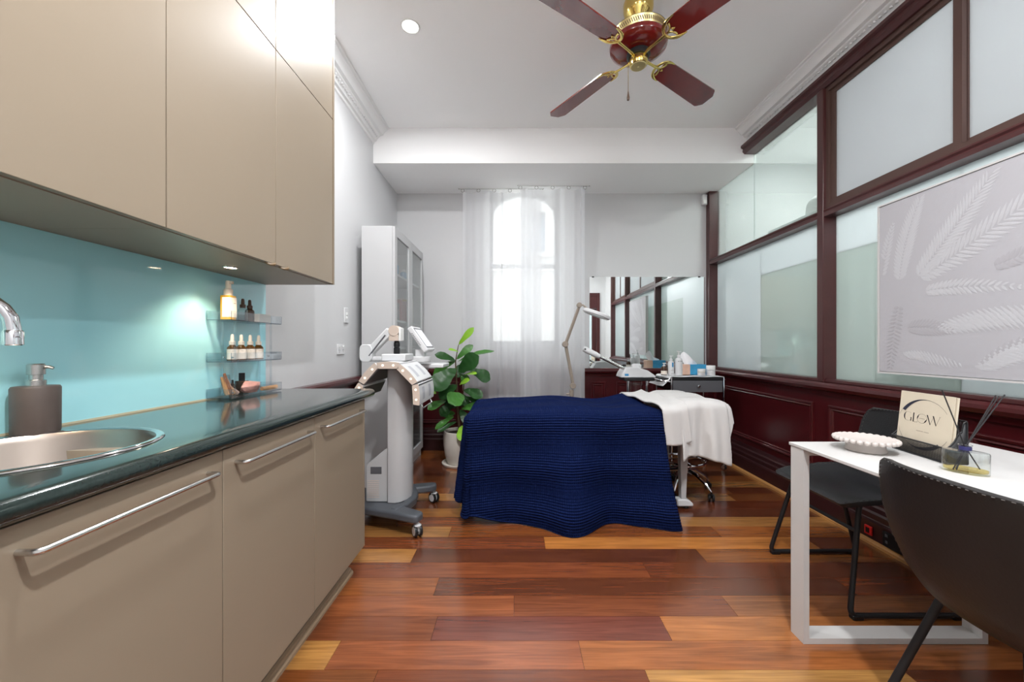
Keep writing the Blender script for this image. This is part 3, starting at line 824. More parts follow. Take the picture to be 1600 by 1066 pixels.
# ---- acrylic stand and the bottles on it
SX0, SX1, SY0, SY1 = -1.288, -1.185, 1.60, 1.94
SHELF = [CT + 0.009, 1.066, 1.242]
st = thing('acrylic_stand', 'clear acrylic three tier display stand on the worktop against the splashback', 'stand', ((SX0 + SX1) / 2, (SY0 + SY1) / 2, CT))
for z in SHELF:
    sh = bx('shelf', 'clear_acrylic', st, SX0, SX1, SY0, SY1, z - 0.004, z, smooth=False)
    bm = nb(); hgt = 0.036
    box(bm, SX1 - 0.003, SX1, SY0, SY1, z, z + hgt); box(bm, SX0, SX0 + 0.003, SY0, SY1, z, z + hgt); box(bm, SX0 + 0.003, SX1 - 0.003, SY0, SY0 + 0.003, z, z + hgt); box(bm, SX0 + 0.003, SX1 - 0.003, SY1 - 0.003, SY1, z, z + hgt)
    obj('tray_rim', bm, 'clear_acrylic', sh, smooth=False)
    bm = nb()
    for y in (SY0, SY1):
        tube(bm, [(SX0, y, z - 0.002), (SX1, y, z - 0.002)], 0.0012, 4)
    tube(bm, [(SX1, SY0, z - 0.002), (SX1, SY1, z - 0.002)], 0.0014, 4)
    for x in (SX0, SX1): tube(bm, [(x, SY0, z), (x, SY0, z + hgt)], 0.0012, 4); tube(bm, [(x, SY1, z), (x, SY1, z + hgt)], 0.0012, 4)
    obj('polished_edge', bm, 'acrylic_edge', sh)
    for y in (SY0 + 0.05, SY1 - 0.05):
        for x in (SX0 + 0.035, SX1 - 0.03):
            bm = nb(); lathe(bm, [(0.004, -0.003), (0.004, 0.003), (0, 0.004)], (x, y - 0.004, z + 0.016), 10, M=Matrix.Rotation(PI / 2, 3, 'X')); obj('screw', bm, 'chrome', sh)
for y in (SY0 + 0.05, SY1 - 0.05):
    for x in (SX0 + 0.028, SX1 - 0.02):
        bx('upright', 'clear_acrylic', st, x - 0.004, x + 0.004, y - 0.004, y, CT + 0.0005, SHELF[2] + 0.03, smooth=False)

def dropper(name, label, cat, x, y, z, s, glass, cap, lab=None, group=None, body_h=0.052, r=0.0165):
    t = thing(name, label, cat, (x, y, z), 0, group)
    bm = nb(); h = body_h * s; q = r * s
    lathe(bm, [(q * 0.93, 0.0006), (q, 0.003), (q, h * 0.8), (q * 0.92, h * 0.9), (q * 0.55, h), (q * 0.5, h * 1.06), (0, h * 1.06)], (x, y, z), 20); obj('glass_body', bm, glass, t)
    if lab:
        bm = nb(); lathe(bm, [(q * 1.015, h * 0.1), (q * 1.02, h * 0.12), (q * 1.02, h * 0.74), (q * 1.015, h * 0.76)], (x, y, z), 20, cap=False); lb = obj('label', bm, lab, t)
        bm = nb()
        for k, (dz, w) in enumerate(((0.62, 0.45), (0.36, 0.3), (0.3, 0.22))):       # printed lines too small to read
            for j in range(4):
                a = -0.75 + w * (j / 3 - 0.5); a2 = a + w * 0.22
                hh = 0.0022 if k == 0 else 0.0008
                vs_ = [bm.verts.new((x + math.cos(aa) * q * 1.03, y + math.sin(aa) * q * 1.03, z + h * dz + zz)) for aa, zz in ((a, 0), (a2, 0), (a2, hh), (a, hh))]
                bm.faces.new(vs_)
        obj('print', bm, 'ink_grey', lb, smooth=False)
    bm = nb(); lathe(bm, [(q * 0.62, h * 1.04), (q * 0.62, h * 1.26), (q * 0.56, h * 1.28), (q * 0.38, h * 1.3), (q * 0.34, h * 1.62), (q * 0.24, h * 1.72), (0, h * 1.74)], (x, y, z), 16); obj('dropper_cap', bm, cap, t)
    return t
sx = -1.232
for k, (px, lab) in enumerate(((363, 'first on the middle acrylic shelf below the oil bottle'), (377, 'second in the row on the middle acrylic shelf'), (391, 'third in the row on the middle acrylic shelf'), (404, 'last in the row on the middle acrylic shelf'))):
    Y = -sx * 600 / (806 - px)
    dropper('dropper_bottle', 'white capped amber dropper bottle, %s' % lab, 'bottle', sx, Y, SHELF[1] + 0.0005, 1.28, 'amber_glass', 'label_cream', 'label_cream', 'white capped dropper bottles', r=0.0155)
Y = -sx * 600 / (806 - 378); dropper('dropper_bottle', 'clear dropper bottle with brown cap on the top acrylic shelf', 'bottle', sx - 0.01, Y + 0.02, SHELF[2] + 0.0005, 1.15, 'bottle_glass', 'brown_cap', None, None)
dropper('dropper_bottle', 'dark brown dropper bottle beside the clear one on the top acrylic shelf', 'bottle', sx - 0.01, Y + 0.065, SHELF[2] + 0.0005, 1.15, 'brown_glass', 'brown_cap', None, None)
# square oil pump bottle
px_, py_ = sx, 1.645
ob = thing('oil_pump_bottle', 'square golden oil bottle with a cream pump on the top acrylic shelf', 'bottle', (px_, py_, SHELF[2]))
bm = nb(); prism(bm, rrect(px_ - 0.021, px_ + 0.021, py_ - 0.021, py_ + 0.021, 0.005), SHELF[2] + 0.0006, SHELF[2] + 0.104, 'z'); obj('glass_body', bm, 'amber_oil', ob, bevel=0.002)
bm = nb(); box(bm, px_ + 0.0212, px_ + 0.0216, py_ - 0.02, py_ + 0.0205, SHELF[2] + 0.012, SHELF[2] + 0.096); box(bm, px_ - 0.01, px_ + 0.0212, py_ - 0.0216, py_ - 0.0212, SHELF[2] + 0.012, SHELF[2] + 0.096); lb = obj('label', bm, 'label_cream', ob, smooth=False)
bm = nb()
for k in range(4): box(bm, px_ + 0.0216, px_ + 0.0219, py_ + 0.002 + k * 0.0035, py_ + 0.0045 + k * 0.0035, SHELF[2] + 0.07, SHELF[2] + 0.073)
obj('print', bm, 'ink_grey', lb, smooth=False)
bm = nb(); lathe(bm, [(0.0165, 0.1045), (0.0165, 0.13), (0.01, 0.136), (0.01, 0.165), (0.008, 0.168), (0, 0.168)], (px_, py_, SHELF[2]), 18); box(bm, px_ - 0.006, px_ + 0.02, py_ - 0.005, py_ + 0.005, SHELF[2] + 0.155, SHELF[2] + 0.166); obj('pump', bm, 'label_cream', ob)
bm = nb(); box(bm, sx - 0.035, sx + 0.03, 1.80, 1.885, SHELF[2] + 0.0006, SHELF[2] + 0.04)
tag(obj('small_carton', bm, 'label_cream', bevel=0.002), 'small cream carton lying at the end of the top acrylic shelf', 'box')
z = SHELF[0] + 0.0005
pb = thing('perfume_bottle', 'square dark amber bottle with tall black cap behind the rose quartz', 'bottle', (sx - 0.02, 1.755, z))
bm = nb(); prism(bm, rrect(sx - 0.04, sx, 1.735, 1.775, 0.004), z, z + 0.058, 'z'); obj('glass_body', bm, 'brown_glass', pb, bevel=0.003)
bm = nb(); lathe(bm, [(0.012, 0.058), (0.012, 0.092), (0.011, 0.093), (0, 0.093)], (sx - 0.02, 1.755, z), 18); obj('cap', bm, 'black_plastic', pb)
dropper('nail_bottle', 'tiny black capped bottle beside the wrapped crystals on the bottom acrylic shelf', 'bottle', sx - 0.015, 1.69, z, 0.75, 'black_plastic', 'black_plastic', None, None)
# rose quartz
bm = nb(); bmesh.ops.create_icosphere(bm, subdivisions=2, radius=1.0)
rq = random.Random(5); ns = [Vector((rq.gauss(0, 1), rq.gauss(0, 1), rq.gauss(0, 1))).normalized() for _ in range(16)]
for v in bm.verts:
    m_ = min((0.74 + 0.2 * (i % 3) / 2) / max(0.25, v.co.dot(n_)) if v.co.dot(n_) > 0.25 else 9 for i, n_ in enumerate(ns)); v.co *= min(m_, 1.05)
    v.co = Vector((v.co.x * 0.034 + sx + 0.012, v.co.y * 0.058 + 1.765, v.co.z * 0.032 + z + 0.0325))
zmin = min(v.co.z for v in bm.verts)
for v in bm.verts: v.co.z += z - zmin
tag(obj('rose_quartz', bm, 'rose_quartz', smooth=False), 'rough pink rose quartz rock on the bottom acrylic shelf', 'crystal')
bm = nb(); tube(bm, [(sx + 0.02, 1.832, z + 0.012), (sx + 0.024, 1.88, z + 0.0115), (sx + 0.028, 1.928, z + 0.012)], [0.0095, 0.011, 0.0105], 9)
tag(obj('wood_stick', bm, 'stick_wood', angle=60), 'short pale wood stick lying at the end of the bottom acrylic shelf', 'stick')
cb = thing('crystal_bundle', 'crinkled clear wrapped bundle of crystal and wood sticks on the bottom acrylic shelf', 'bundle', (sx + 0.01, 1.63, z))
rq = random.Random(9)
for k in range(6):
    y = 1.622 + 0.008 * k; hgt = (0.085, 0.1, 0.075, 0.06, 0.05, 0.035)[k]
    a = Vector((sx + 0.004 + 0.004 * (k % 2), y + 0.012 + 0.003 * k, z + 0.009)); b_ = Vector((sx - 0.008 + 0.005 * (k % 3), y - 0.004, z + hgt))
    bm = nb(); tube(bm, [a, a.lerp(b_, 0.5), b_], [0.009, 0.0085, 0.005], 6); obj('stick', bm, ('stick_wood', 'copper_leaf', 'crystal')[k % 3], cb, angle=20)
bm = nb()
def wrap(u, v):
    a = 2 * PI * u; r_ = 0.016 + 0.006 * math.sin(5 * a + 9 * v) + 0.004 * math.sin(11 * a - 7 * v)
    return Vector((sx + math.cos(a) * r_ * (1.2 - 0.5 * v), 1.648 - 0.02 * v + math.sin(a) * r_ * (1.7 - 0.9 * v), z + 0.004 + 0.09 * v))
grid(bm, wrap, 28, 10); obj('wrapping', bm, 'clear_acrylic', cb, angle=20)

# ---- fittings on the side wall
def plate(name, label, cat, y, zc, w, h, rockers):
    t = thing(name, label, cat, (XL, y, zc - h / 2))
    bm = nb(); box(bm, XL + 0.0006, XL + 0.009, y - w / 2, y + w / 2, zc - h / 2, zc + h / 2); obj('plate', bm, 'white_plastic', t, bevel=0.003)
    for (dy, dz, ww, hh) in rockers:
        bx('rocker', 'white_gloss', t, XL + 0.009, XL + 0.016, y + dy - ww / 2, y + dy + ww / 2, zc + dz - hh / 2, zc + dz + hh / 2, bevel=0.002)
    return t
plate('light_switch', 'white light switch plate on the side wall above the power point', 'switch', 2.93, PZ(493, 2.93), 0.072, 0.116, [(0, -0.018, 0.016, 0.022), (0, 0.012, 0.016, 0.022)])
gp = plate('power_point', 'white double power point on the side wall below the switch', 'power point', 2.84, PZ(546, 2.84), 0.115, 0.075, [(-0.03, 0.02, 0.012, 0.016), (0.03, 0.02, 0.012, 0.016)])
for dy in (-0.03, 0.03):
    bm = nb()
    zc = PZ(546, 2.84)
    for (a, b_, s) in ((-0.008, 0.0, 0.5), (0.008, 0.0, -0.5), (0, -0.014, 0)):
        rbox(bm, (XL + 0.0095, 2.84 + dy + a, zc + b_ - 0.006), (0.001, 0.002, 0.009), Matrix.Rotation(s, 3, 'X'))
    obj('socket_slot', bm, 'grey_plastic', gp, smooth=False)

# ================================================================== BACK OF THE ROOM
# ---- white display cabinet with glass doors
CXB, CXF, CY0, CY1, CTOP = -1.225, -0.96, 3.05, 3.97, 2.085
dc = thing('display_cabinet', 'tall white display cabinet with two framed glass doors along the side wall', 'cabinet', ((CXB + CXF) / 2, (CY0 + CY1) / 2, 0))
bx('side_panel', 'white_satin', dc, CXB, CXF - 0.022, CY0, CY0 + 0.02, 0.002, CTOP, bevel=0.001)
bx('side_panel', 'white_satin', dc, CXB, CXF - 0.022, CY1 - 0.02, CY1, 0.002, CTOP, bevel=0.001)
bx('top_panel', 'white_satin', dc, CXB, CXF - 0.022, CY0 + 0.02, CY1 - 0.02, CTOP - 0.02, CTOP)
bx('back_panel', 'white_satin', dc, CXB, CXB + 0.006, CY0 + 0.02, CY1 - 0.02, 0.08, CTOP - 0.02)
bx('plinth', 'white_satin', dc, CXF - 0.045, CXF - 0.03, CY0 + 0.02, CY1 - 0.02, 0.002, 0.08)
ZSH = [0.08, 0.46, 0.86, 1.10, 1.33, 1.715]
for z in ZSH: bx('shelf', 'white_satin', dc, CXB + 0.006, CXF - 0.03, CY0 + 0.02, CY1 - 0.02, z, z + 0.018)
ym = (CY0 + CY1) / 2
for a, c, kx in ((CY0 + 0.002, ym - 0.0015, ym - 0.03), (ym + 0.0015, CY1 - 0.002, ym + 0.03)):
    bm = nb(); w = 0.055; z0, z1 = 0.085, CTOP - 0.002
    box(bm, CXF - 0.02, CXF, a, a + w, z0, z1); box(bm, CXF - 0.02, CXF, c - w, c, z0, z1); box(bm, CXF - 0.02, CXF, a + w, c - w, z0, z0 + 0.07); box(bm, CXF - 0.02, CXF, a + w, c - w, z1 - 0.07, z1)
    d = obj('door', bm, 'white_satin', dc, smooth=False)
    bx('glass_pane', 'cabinet_glass', d, CXF - 0.012, CXF - 0.008, a + w, c - w, z0 + 0.07, z1 - 0.07, smooth=False)
    bm = nb(); lathe(bm, [(0.005, 0), (0.005, 0.012), (0.013, 0.016), (0.013, 0.022), (0, 0.026)], (CXF, kx, 1.02), 14, M=Matrix.Rotation(PI / 2, 3, 'Y')); obj('knob', bm, 'white_plastic', d)
def simple_bottle(name, label, cat, x, y, z, r, h, m, capm, group=None, neck=0.5):
    t = thing(name, label, cat, (x, y, z), 0, group)
    bm = nb(); lathe(bm, [(r * 0.94, 0.0006), (r, 0.004), (r, h * 0.68), (r * 0.9, h * 0.75), (r * neck, h * 0.8), (0, h * 0.8)], (x, y, z), 18); obj('body', bm, m, t)
    bm = nb(); lathe(bm, [(r * neck * 1.15, h * 0.8), (r * neck * 1.15, h * 0.98), (r * neck, h), (0, h)], (x, y, z), 16); obj('cap', bm, capm, t)
    return t
xs = CXF - 0.11
top = ZSH[5] + 0.0185; mid = ZSH[4] + 0.0185; low = ZSH[1] + 0.0185
for (y, r, h, m, l) in ((3.20, 0.03, 0.26, 'white_gloss', 'tall white bottle on the top shelf of the display cabinet'), (3.30, 0.035, 0.20, 'bottle_glass', 'stout clear bottle on the top shelf of the display cabinet'),
                        (3.41, 0.028, 0.15, 'box_blue', 'small blue bottle on the top shelf of the display cabinet'), (3.65, 0.03, 0.12, 'ink_blue', 'short blue jar on the top shelf of the display cabinet'),
                        (3.76, 0.032, 0.09, 'bottle_glass', 'low clear jar on the top shelf of the display cabinet')):
    simple_bottle('product_bottle', l, 'bottle', xs, y, top, r, h, m, 'white_plastic', 'bottles inside the display cabinet')
for (y, w, h, m, l) in ((3.17, 0.04, 0.2, 'white_gloss', 'white box file upright on the middle cabinet shelf'), (3.24, 0.05, 0.17, 'label_cream', 'cream carton upright on the middle cabinet shelf'), (3.31, 0.05, 0.15, 'book_dark', 'dark brown box on the middle cabinet shelf'),
                        (3.39, 0.05, 0.19, 'book_red', 'dark red box upright on the middle cabinet shelf'), (3.62, 0.04, 0.2, 'book_red', 'slim red book on the middle cabinet shelf behind the second door'), (3.68, 0.05, 0.22, 'book_yellow', 'yellow folder on the middle cabinet shelf behind the second door'),
                        (3.75, 0.05, 0.24, 'label_cream', 'cream folder on the middle cabinet shelf behind the second door')):
    bm = nb(); box(bm, xs - 0.08, xs + 0.06, y - w / 2, y + w / 2, mid + 0.0005, mid + h)
    tag(obj('product_box', bm, m, bevel=0.002), l, 'box', 'boxes inside the display cabinet')
bm = nb(); prism(bm, rrect(xs - 0.09, xs + 0.05, 3.6, 3.78, 0.02), low + 0.0005, low + 0.12, 'z')
tag(obj('storage_tin', bm, 'red_plastic', bevel=0.004), 'red tin low down inside the display cabinet', 'tin')
simple_bottle('product_bottle', 'dark bottle on the bottom shelf of the display cabinet', 'bottle', xs, 3.72, ZSH[0] + 0.0185, 0.04, 0.24, 'black_plastic', 'black_plastic')

# ---- sheer curtains on a wire
def curtain(name, label, x0, x1, folds, seed, yb, amp=1.0):
    """folds: list of (centre x, depth, width, lean) pleats"""
    rnd = random.Random(seed)
    wav = [(rnd.uniform(3, 9), rnd.uniform(0, 6), amp * rnd.uniform(0.006, 0.012)) for _ in range(4)]
    t = thing(name, label, 'curtain', ((x0 + x1) / 2, yb, 0.0), 0, 'sheer window curtains')
    zt, zb = SOF - 0.035, 0.535
    def fn(u, v):
        x = x0 + (x1 - x0) * u; z = zt + (zb - zt) * v
        y = yb; s = 0.35 + 0.65 * v
        for f_, p_, a_ in wav: y += a_ * s * math.sin(2 * PI * f_ * (x - x0) + p_ + 0.5 * v)
        y += 0.004 * math.sin(2 * PI * 15 * (x - x0) + 2 * math.sin(9 * x)) * s
        for (c, d, w, ln) in folds: y -= d * math.exp(-((x - c - ln * v) / w) ** 2)
        zz = z - 0.012 * (math.sin(PI * ((x - x0) / 0.16)) ** 2) * (1 - v) ** 8
        return Vector((x, y, zz))
    bm = nb(); grid(bm, fn, 220, 24); obj('fabric', bm, 'sheer', t, angle=180)
    bm = nb()
    def hem(u, v):
        p = fn(u, 1 - 0.03 * v); p.y -= 0.002; return p
    grid(bm, hem, 220, 1); obj('hem', bm, 'sheer', t, angle=180)
    n = max(2, int(round((x1 - x0) / 0.16)))
    for k in range(n + 1):
        x = x0 + (x1 - x0) * k / n; p = fn(k / n, 0)
        bm = nb(); tube(bm, [(x + 0.018 * math.cos(a), yb + 0.006 * math.sin(a), SOF - 0.022 + 0.018 * math.sin(a)) for a in (2 * PI * j / 14 for j in range(14))], 0.003, 6, closed=True)
        obj('ring', bm, 'steel', t)
    return t
YC = 4.05
curtain('sheer_curtain', 'white sheer curtain panel hanging behind the potted fig', PX(723, YC + 0.015), PX(846, YC + 0.015), [(PX(765, YC), 0.03, 0.03, 0.0), (PX(783, YC), 0.025, 0.015, -0.02), (PX(840, YC), 0.02, 0.03, 0.0)], 3, YC + 0.015, 0.7)
curtain('sheer_curtain', 'white sheer curtain panel hanging beside the wall mirror', PX(813, YC - 0.06), PX(914, YC - 0.06), [(PX(822, YC), 0.03, 0.03, -0.01), (PX(874, YC), 0.045, 0.03, 0.01), (PX(905, YC), 0.04, 0.02, 0.0)], 8, YC - 0.06)
for yw, a, c, l in ((YC + 0.015, 716, 850, 'thin steel wire under the lowered ceiling carrying the curtain behind the fig'), (YC - 0.06, 808, 922, 'thin steel wire under the lowered ceiling carrying the curtain beside the mirror')):
    bm = nb(); tube(bm, [(PX(a, yw), yw, SOF - 0.006), (PX(c, yw), yw, SOF - 0.006)], 0.003, 8)
    for px in (a + 1, c - 1): tube(bm, [(PX(px, yw), yw, SOF - 0.006), (PX(px, yw), yw, SOF)], 0.005, 8)
    tag(obj('curtain_wire', bm, 'steel'), l, 'curtain rail', 'curtain wires')

# ---- wall mirror
mx0, mx1, mz0, mz1 = PX(921, YB), PX(1101, YB), PZ(579, YB), PZ(433, YB)
mr = thing('wall_mirror', 'frameless rectangular wall mirror above the back dado', 'mirror', ((mx0 + mx1) / 2, YB, mz0))
bx('mirror_glass', 'mirror', mr, mx0, mx1, YB - 0.008, YB - 0.002, mz0, mz1, smooth=False)
bx('backing', 'black_plastic', mr, mx0 + 0.005, mx1 - 0.005, YB - 0.002, YB - 0.0006, mz0 + 0.005, mz1 - 0.005, smooth=False)
for fx in (0.03, 0.95):
    bx('clip', 'black_plastic', mr, mx0 + (mx1 - mx0) * fx - 0.012, mx0 + (mx1 - mx0) * fx + 0.012, YB - 0.013, YB - 0.0006, mz1 - 0.006, mz1 + 0.006, bevel=0.002)
# motion sensor
sxx, szz = PX(1104, YB), PZ(314, YB)
ms = thing('motion_sensor', 'small white motion sensor high in the corner beside the dark post', 'sensor', (sxx - 0.02, YB, szz - 0.05))
bm = nb(); prism(bm, rrect(sxx - 0.065, sxx - 0.01, YB - 0.045, YB - 0.0006, 0.012), szz - 0.055, szz + 0.055, 'z'); obj('casing', bm, 'white_plastic', ms, bevel=0.006)
bx('lens', 'white_gloss', ms, sxx - 0.055, sxx - 0.02, YB - 0.049, YB - 0.045, szz - 0.045, szz - 0.005, bevel=0.002)

# ---- potted fiddle leaf fig
PXC, PYC = -0.535, 3.68
pot = thing('potted_fig', 'fiddle leaf fig in a pale round pot and saucer beside the display cabinet', 'plant', (PXC, PYC, 0))
bm = nb(); lathe(bm, [(0.15, 0.001), (0.165, 0.004), (0.172, 0.022), (0.168, 0.026), (0.15, 0.012), (0, 0.012)], (PXC, PYC, 0), 40); obj('saucer', bm, 'pot_clay', pot)
bm = nb(); lathe(bm, [(0.105, 0.0125), (0.118, 0.016), (0.142, 0.09), (0.155, 0.18), (0.157, 0.26), (0.152, 0.318), (0.147, 0.322), (0.142, 0.318), (0.145, 0.27), (0, 0.27)], (PXC, PYC, 0), 40); obj('pot', bm, 'pot_clay', pot)
bm = nb(); lathe(bm, [(0.144, 0.271), (0.14, 0.29), (0, 0.295)], (PXC, PYC, 0), 28); obj('soil', bm, 'soil', pot)
def cpx(cx, cy, dy=0.0):
    return P(660 + cx * 0.2158, 500 + cy * 0.2158, PYC + dy)
stem_pts = [Vector((PXC, PYC, 0.28)), cpx(255, 640), cpx(248, 480), cpx(240, 300), cpx(252, 230), cpx(262, 180)]
bm = nb(); tube(bm, stem_pts, [0.013, 0.011, 0.009, 0.006, 0.004, 0.003], 8)
tube(bm, [Vector((PXC + 0.02, PYC, 0.28)), cpx(285, 640, 0.05), cpx(300, 470, 0.05)], [0.009, 0.008, 0.005], 8); obj('stem', bm, 'stem', pot)
def leaf(base, tip, w, m, nrm=(0, -1, 0.35), droop=0.12, cup=0.15):
    base, tip = Vector(base), Vector(tip); d = tip - base; L = d.length; d.normalize()
    n_ = Vector(nrm); n_ = (n_ - d * n_.dot(d)).normalized(); s = d.cross(n_).normalized()
    wp = [0.06, 0.40, 0.58, 0.66, 0.80, 0.96, 1.02, 0.98, 0.74, 0.10]
    def fn(u, v):
        k = u * 9; i = min(int(k), 8); ww = wp[i] + (wp[i + 1] - wp[i]) * (k - i); q = (v - 0.5) * 2
        return base + d * (L * u) + s * (w / 2 * ww * q) + n_ * (L * droop * math.sin(PI * u) + w * cup * abs(q) * ww * 0.5 - 0.02 * w + 0.012 * w * math.sin(u * 30 + 3 * abs(q)))
    bm = nb(); grid(bm, fn, 18, 6); obj('leaf', bm, m, pot, angle=180)
U = 0.2158 * PYC / F
for (bx_, by_, tx, ty, w, m, dy, nr) in (
    (262, 180, 372, 55, 42, 'leaf_bright', -0.02, (0.3, -1, 0.3)), (248, 285, 366, 182, 52, 'leaf_mid', 0.02, (0.2, -1, 0.6)), (262, 232, 188, 215, 34, 'leaf_bright', -0.05, (0, -0.6, 1)),
    (240, 295, 90, 252, 62, 'leaf_dark', -0.06, (0, -1, 0.9)), (258, 300, 520, 226, 60, 'leaf_mid', 0.08, (0, -0.45, 1)), (262, 375, 408, 262, 112, 'leaf_dark', -0.1, (0.2, -1, 0.5)),
    (238, 300, 78, 398, 74, 'leaf_mid', 0.0, (-0.3, -1, 0.9)), (242, 350, 72, 512, 128, 'leaf_dark', -0.14, (-0.1, -1, 0.45)), (345, 362, 490, 436, 92, 'leaf_dark', 0.03, (0.2, -1, 0.7)),
    (303, 400, 394, 390, 34, 'leaf_bright', -0.12, (0, -0.8, 1)), (268, 470, 342, 436, 40, 'leaf_bright', -0.14, (0, -1, 0.6)), (250, 470, 125, 572, 88, 'leaf_dark', -0.08, (-0.2, -1, 0.6)),
    (300, 545, 190, 600, 112, 'leaf_mid', -0.14, (0, -1, 0.45)), (300, 505, 436, 562, 78, 'leaf_dark', -0.06, (0.2, -1, 0.9)), (170, 585, 38, 650, 66, 'leaf_mid', -0.1, (-0.1, -1, 1)),
    (300, 555, 428, 612, 40, 'leaf_dark', -0.02, (0, -1, 0.8)), (285, 640, 440, 632, 76, 'leaf_mid', -0.08, (0.1, -1, 1)), (225, 600, 130, 695, 70, 'leaf_dark', -0.04, (0, -1, 0.5)),
    (236, 675, 152, 690, 60, 'leaf_mid', -0.02, (0, -1, 0.7)), (228, 700, 92, 792, 42, 'leaf_mid', -0.08, (0, -1, 1)), (245, 738, 108, 812, 40, 'leaf_dark', -0.1, (0, -1, 1)),
    (285, 765, 292, 882, 68, 'leaf_bright', -0.17, (0.1, -1, 0.1)), (270, 650, 335, 745, 60, 'leaf_dark', -0.05, (0, -1, 0.5)), (240, 420, 300, 330, 70, 'leaf_dark', 0.05, (0.2, -1, 0.4)),
    (250, 620, 330, 560, 90, 'leaf_dark', 0.04, (0.1, -1, 0.5)), (235, 560, 165, 500, 80, 'leaf_dark', 0.04, (-0.1, -1, 0.5)), (240, 640, 180, 560, 80, 'leaf_dark', 0.02, (-0.2, -1, 0.5)),
    (290, 470, 320, 395, 60, 'leaf_mid', 0.0, (0.2, -1, 0.4)), (100, 530, 62, 520, 30, 'leaf_bright', -0.04, (0, -1, 0.6))):
    leaf(cpx(bx_, by_, dy * 0.3), cpx(tx, ty, dy * 1.4), w * U * 1.12, m, nr, 0.07)

# ---- LED light therapy machine
mc = thing('light_therapy_machine', 'white light therapy machine with an arched lamp head on a grey wheeled base', 'machine', (-0.75, 2.5, 0))
bm = nb()     # U-shaped base
def arm_poly(pts, w):
    """flat tapered bar through pts, returned as outline"""
    L, R = [], []
    for i, p in enumerate(pts):
        a = Vector(pts[max(0, i - 1)]); b_ = Vector(pts[min(len(pts) - 1, i + 1)]); d = (b_ - a).normalized(); n_ = Vector((-d.y, d.x))
        L.append(Vector(p) + n_ * w[i] / 2); R.append(Vector(p) - n_ * w[i] / 2)
    return [tuple(q) for q in L] + [tuple(q) for q in reversed(R)]
zb0, zb1 = 0.088, 0.135
prism(bm, arm_poly([(-1.02, 2.45), (-0.84, 2.42), (-0.70, 2.335), (-0.585, 2.28), (-0.565, 2.272)], [0.12, 0.17, 0.10, 0.085, 0.06]), zb0, zb1, 'z')
obj('base_arm', bm, 'base_grey', mc, bevel=0.012, seg=3)
bm = nb(); prism(bm, arm_poly([(-1.02, 2.72), (-0.86, 2.72), (-0.74, 2.73), (-0.6, 2.775), (-0.575, 2.782)], [0.12, 0.15, 0.09, 0.08, 0.055]), zb0, zb1, 'z'); obj('base_arm', bm, 'base_grey', mc, bevel=0.012, seg=3)
bm = nb(); prism(bm, arm_poly([(-0.75, 2.34), (-0.70, 2.42), (-0.68, 2.52), (-0.69, 2.62), (-0.75, 2.74)], [0.05, 0.05, 0.055, 0.05, 0.05]), zb0 + 0.002, zb1 + 0.004, 'z')
prism(bm, [(-1.06, 2.36), (-0.72, 2.38), (-0.70, 2.52), (-0.72, 2.76), (-1.06, 2.78)], zb0 + 0.004, zb1 - 0.002, 'z'); obj('base_plate', bm, 'base_grey', mc, bevel=0.008)
def caster(parent, x, y, r, w, ax, mtyre, mhub, ztop, both=True):
    """small twin wheel caster under ztop; ax = wheel axis angle"""
    bm = nb(); M = Matrix.Rotation(ax, 3, 'Z') @ Matrix.Rotation(PI / 2, 3, 'Y')
    for s in (-1, 1):
        c = Vector((x, y, r)) + Matrix.Rotation(ax, 3, 'Z') @ Vector((s * w * 0.62, 0, 0))
        lathe(bm, [(r * 0.55, -w * 0.3), (r * 0.97, -w * 0.3), (r, -w * 0.2), (r, w * 0.2), (r * 0.97, w * 0.3), (r * 0.55, w * 0.3)], c, 20, M=M)
    o = obj('caster', bm, mtyre, parent)
    bm = nb()
    for s in (-1, 1):
        c = Vector((x, y, r)) + Matrix.Rotation(ax, 3, 'Z') @ Vector((s * w * 0.64, 0, 0))
        lathe(bm, [(0, -w * 0.34), (r * 0.7, -w * 0.34), (r * 0.7, w * 0.34), (0, w * 0.34)], c, 18, M=M)
    obj('hub', bm, mhub, o)
    bm = nb(); cyl(bm, (x, y, r * 0.9), (x, y, ztop), r * 0.3, 10)
    lathe(bm, [(r * 0.5, r * 1.5), (r * 0.7, r * 1.9), (r * 0.4, r * 2.1)], (x, y, 0), 12); obj('fork', bm, mhub, o)
    return o
for (x, y, a) in ((-0.585, 2.278, 0.6), (-0.592, 2.777, 0.9), (-1.0, 2.45, 0.2), (-1.0, 2.72, 1.3)):
    caster(mc, x, y, 0.036, 0.024, a, 'black_plastic', 'white_plastic', 0.09)
# column and power housing
bm = nb(); prism(bm, [(-0.815, 2.43), (-0.765, 2.425), (-0.735, 2.44), (-0.705, 2.48), (-0.69, 2.54), (-0.70, 2.62), (-0.73, 2.66), (-0.815, 2.66)], zb1 - 0.002, 0.985, 'z'); obj('column', bm, 'white_satin', mc, bevel=0.006, angle=50)
bm = nb(); prism(bm, [(-0.955, 0.137), (-0.816, 0.137), (-0.816, 0.472), (-0.84, 0.465), (-0.955, 0.37)], 2.445, 2.64, 'y'); hs = obj('power_housing', bm, 'white_satin', mc, bevel=0.005)
bx('rating_plate', 'grey_plastic', hs, -0.925, -0.855, 2.4435, 2.4448, 0.315, 0.36, smooth=False)
for k in range(9): bx('vent_slot', 'warm_plastic', hs, -0.945, -0.87, 2.4437, 2.4449, 0.165 + k * 0.013, 0.169 + k * 0.013, smooth=False)
bm = nb()      # small maker's mark on the column
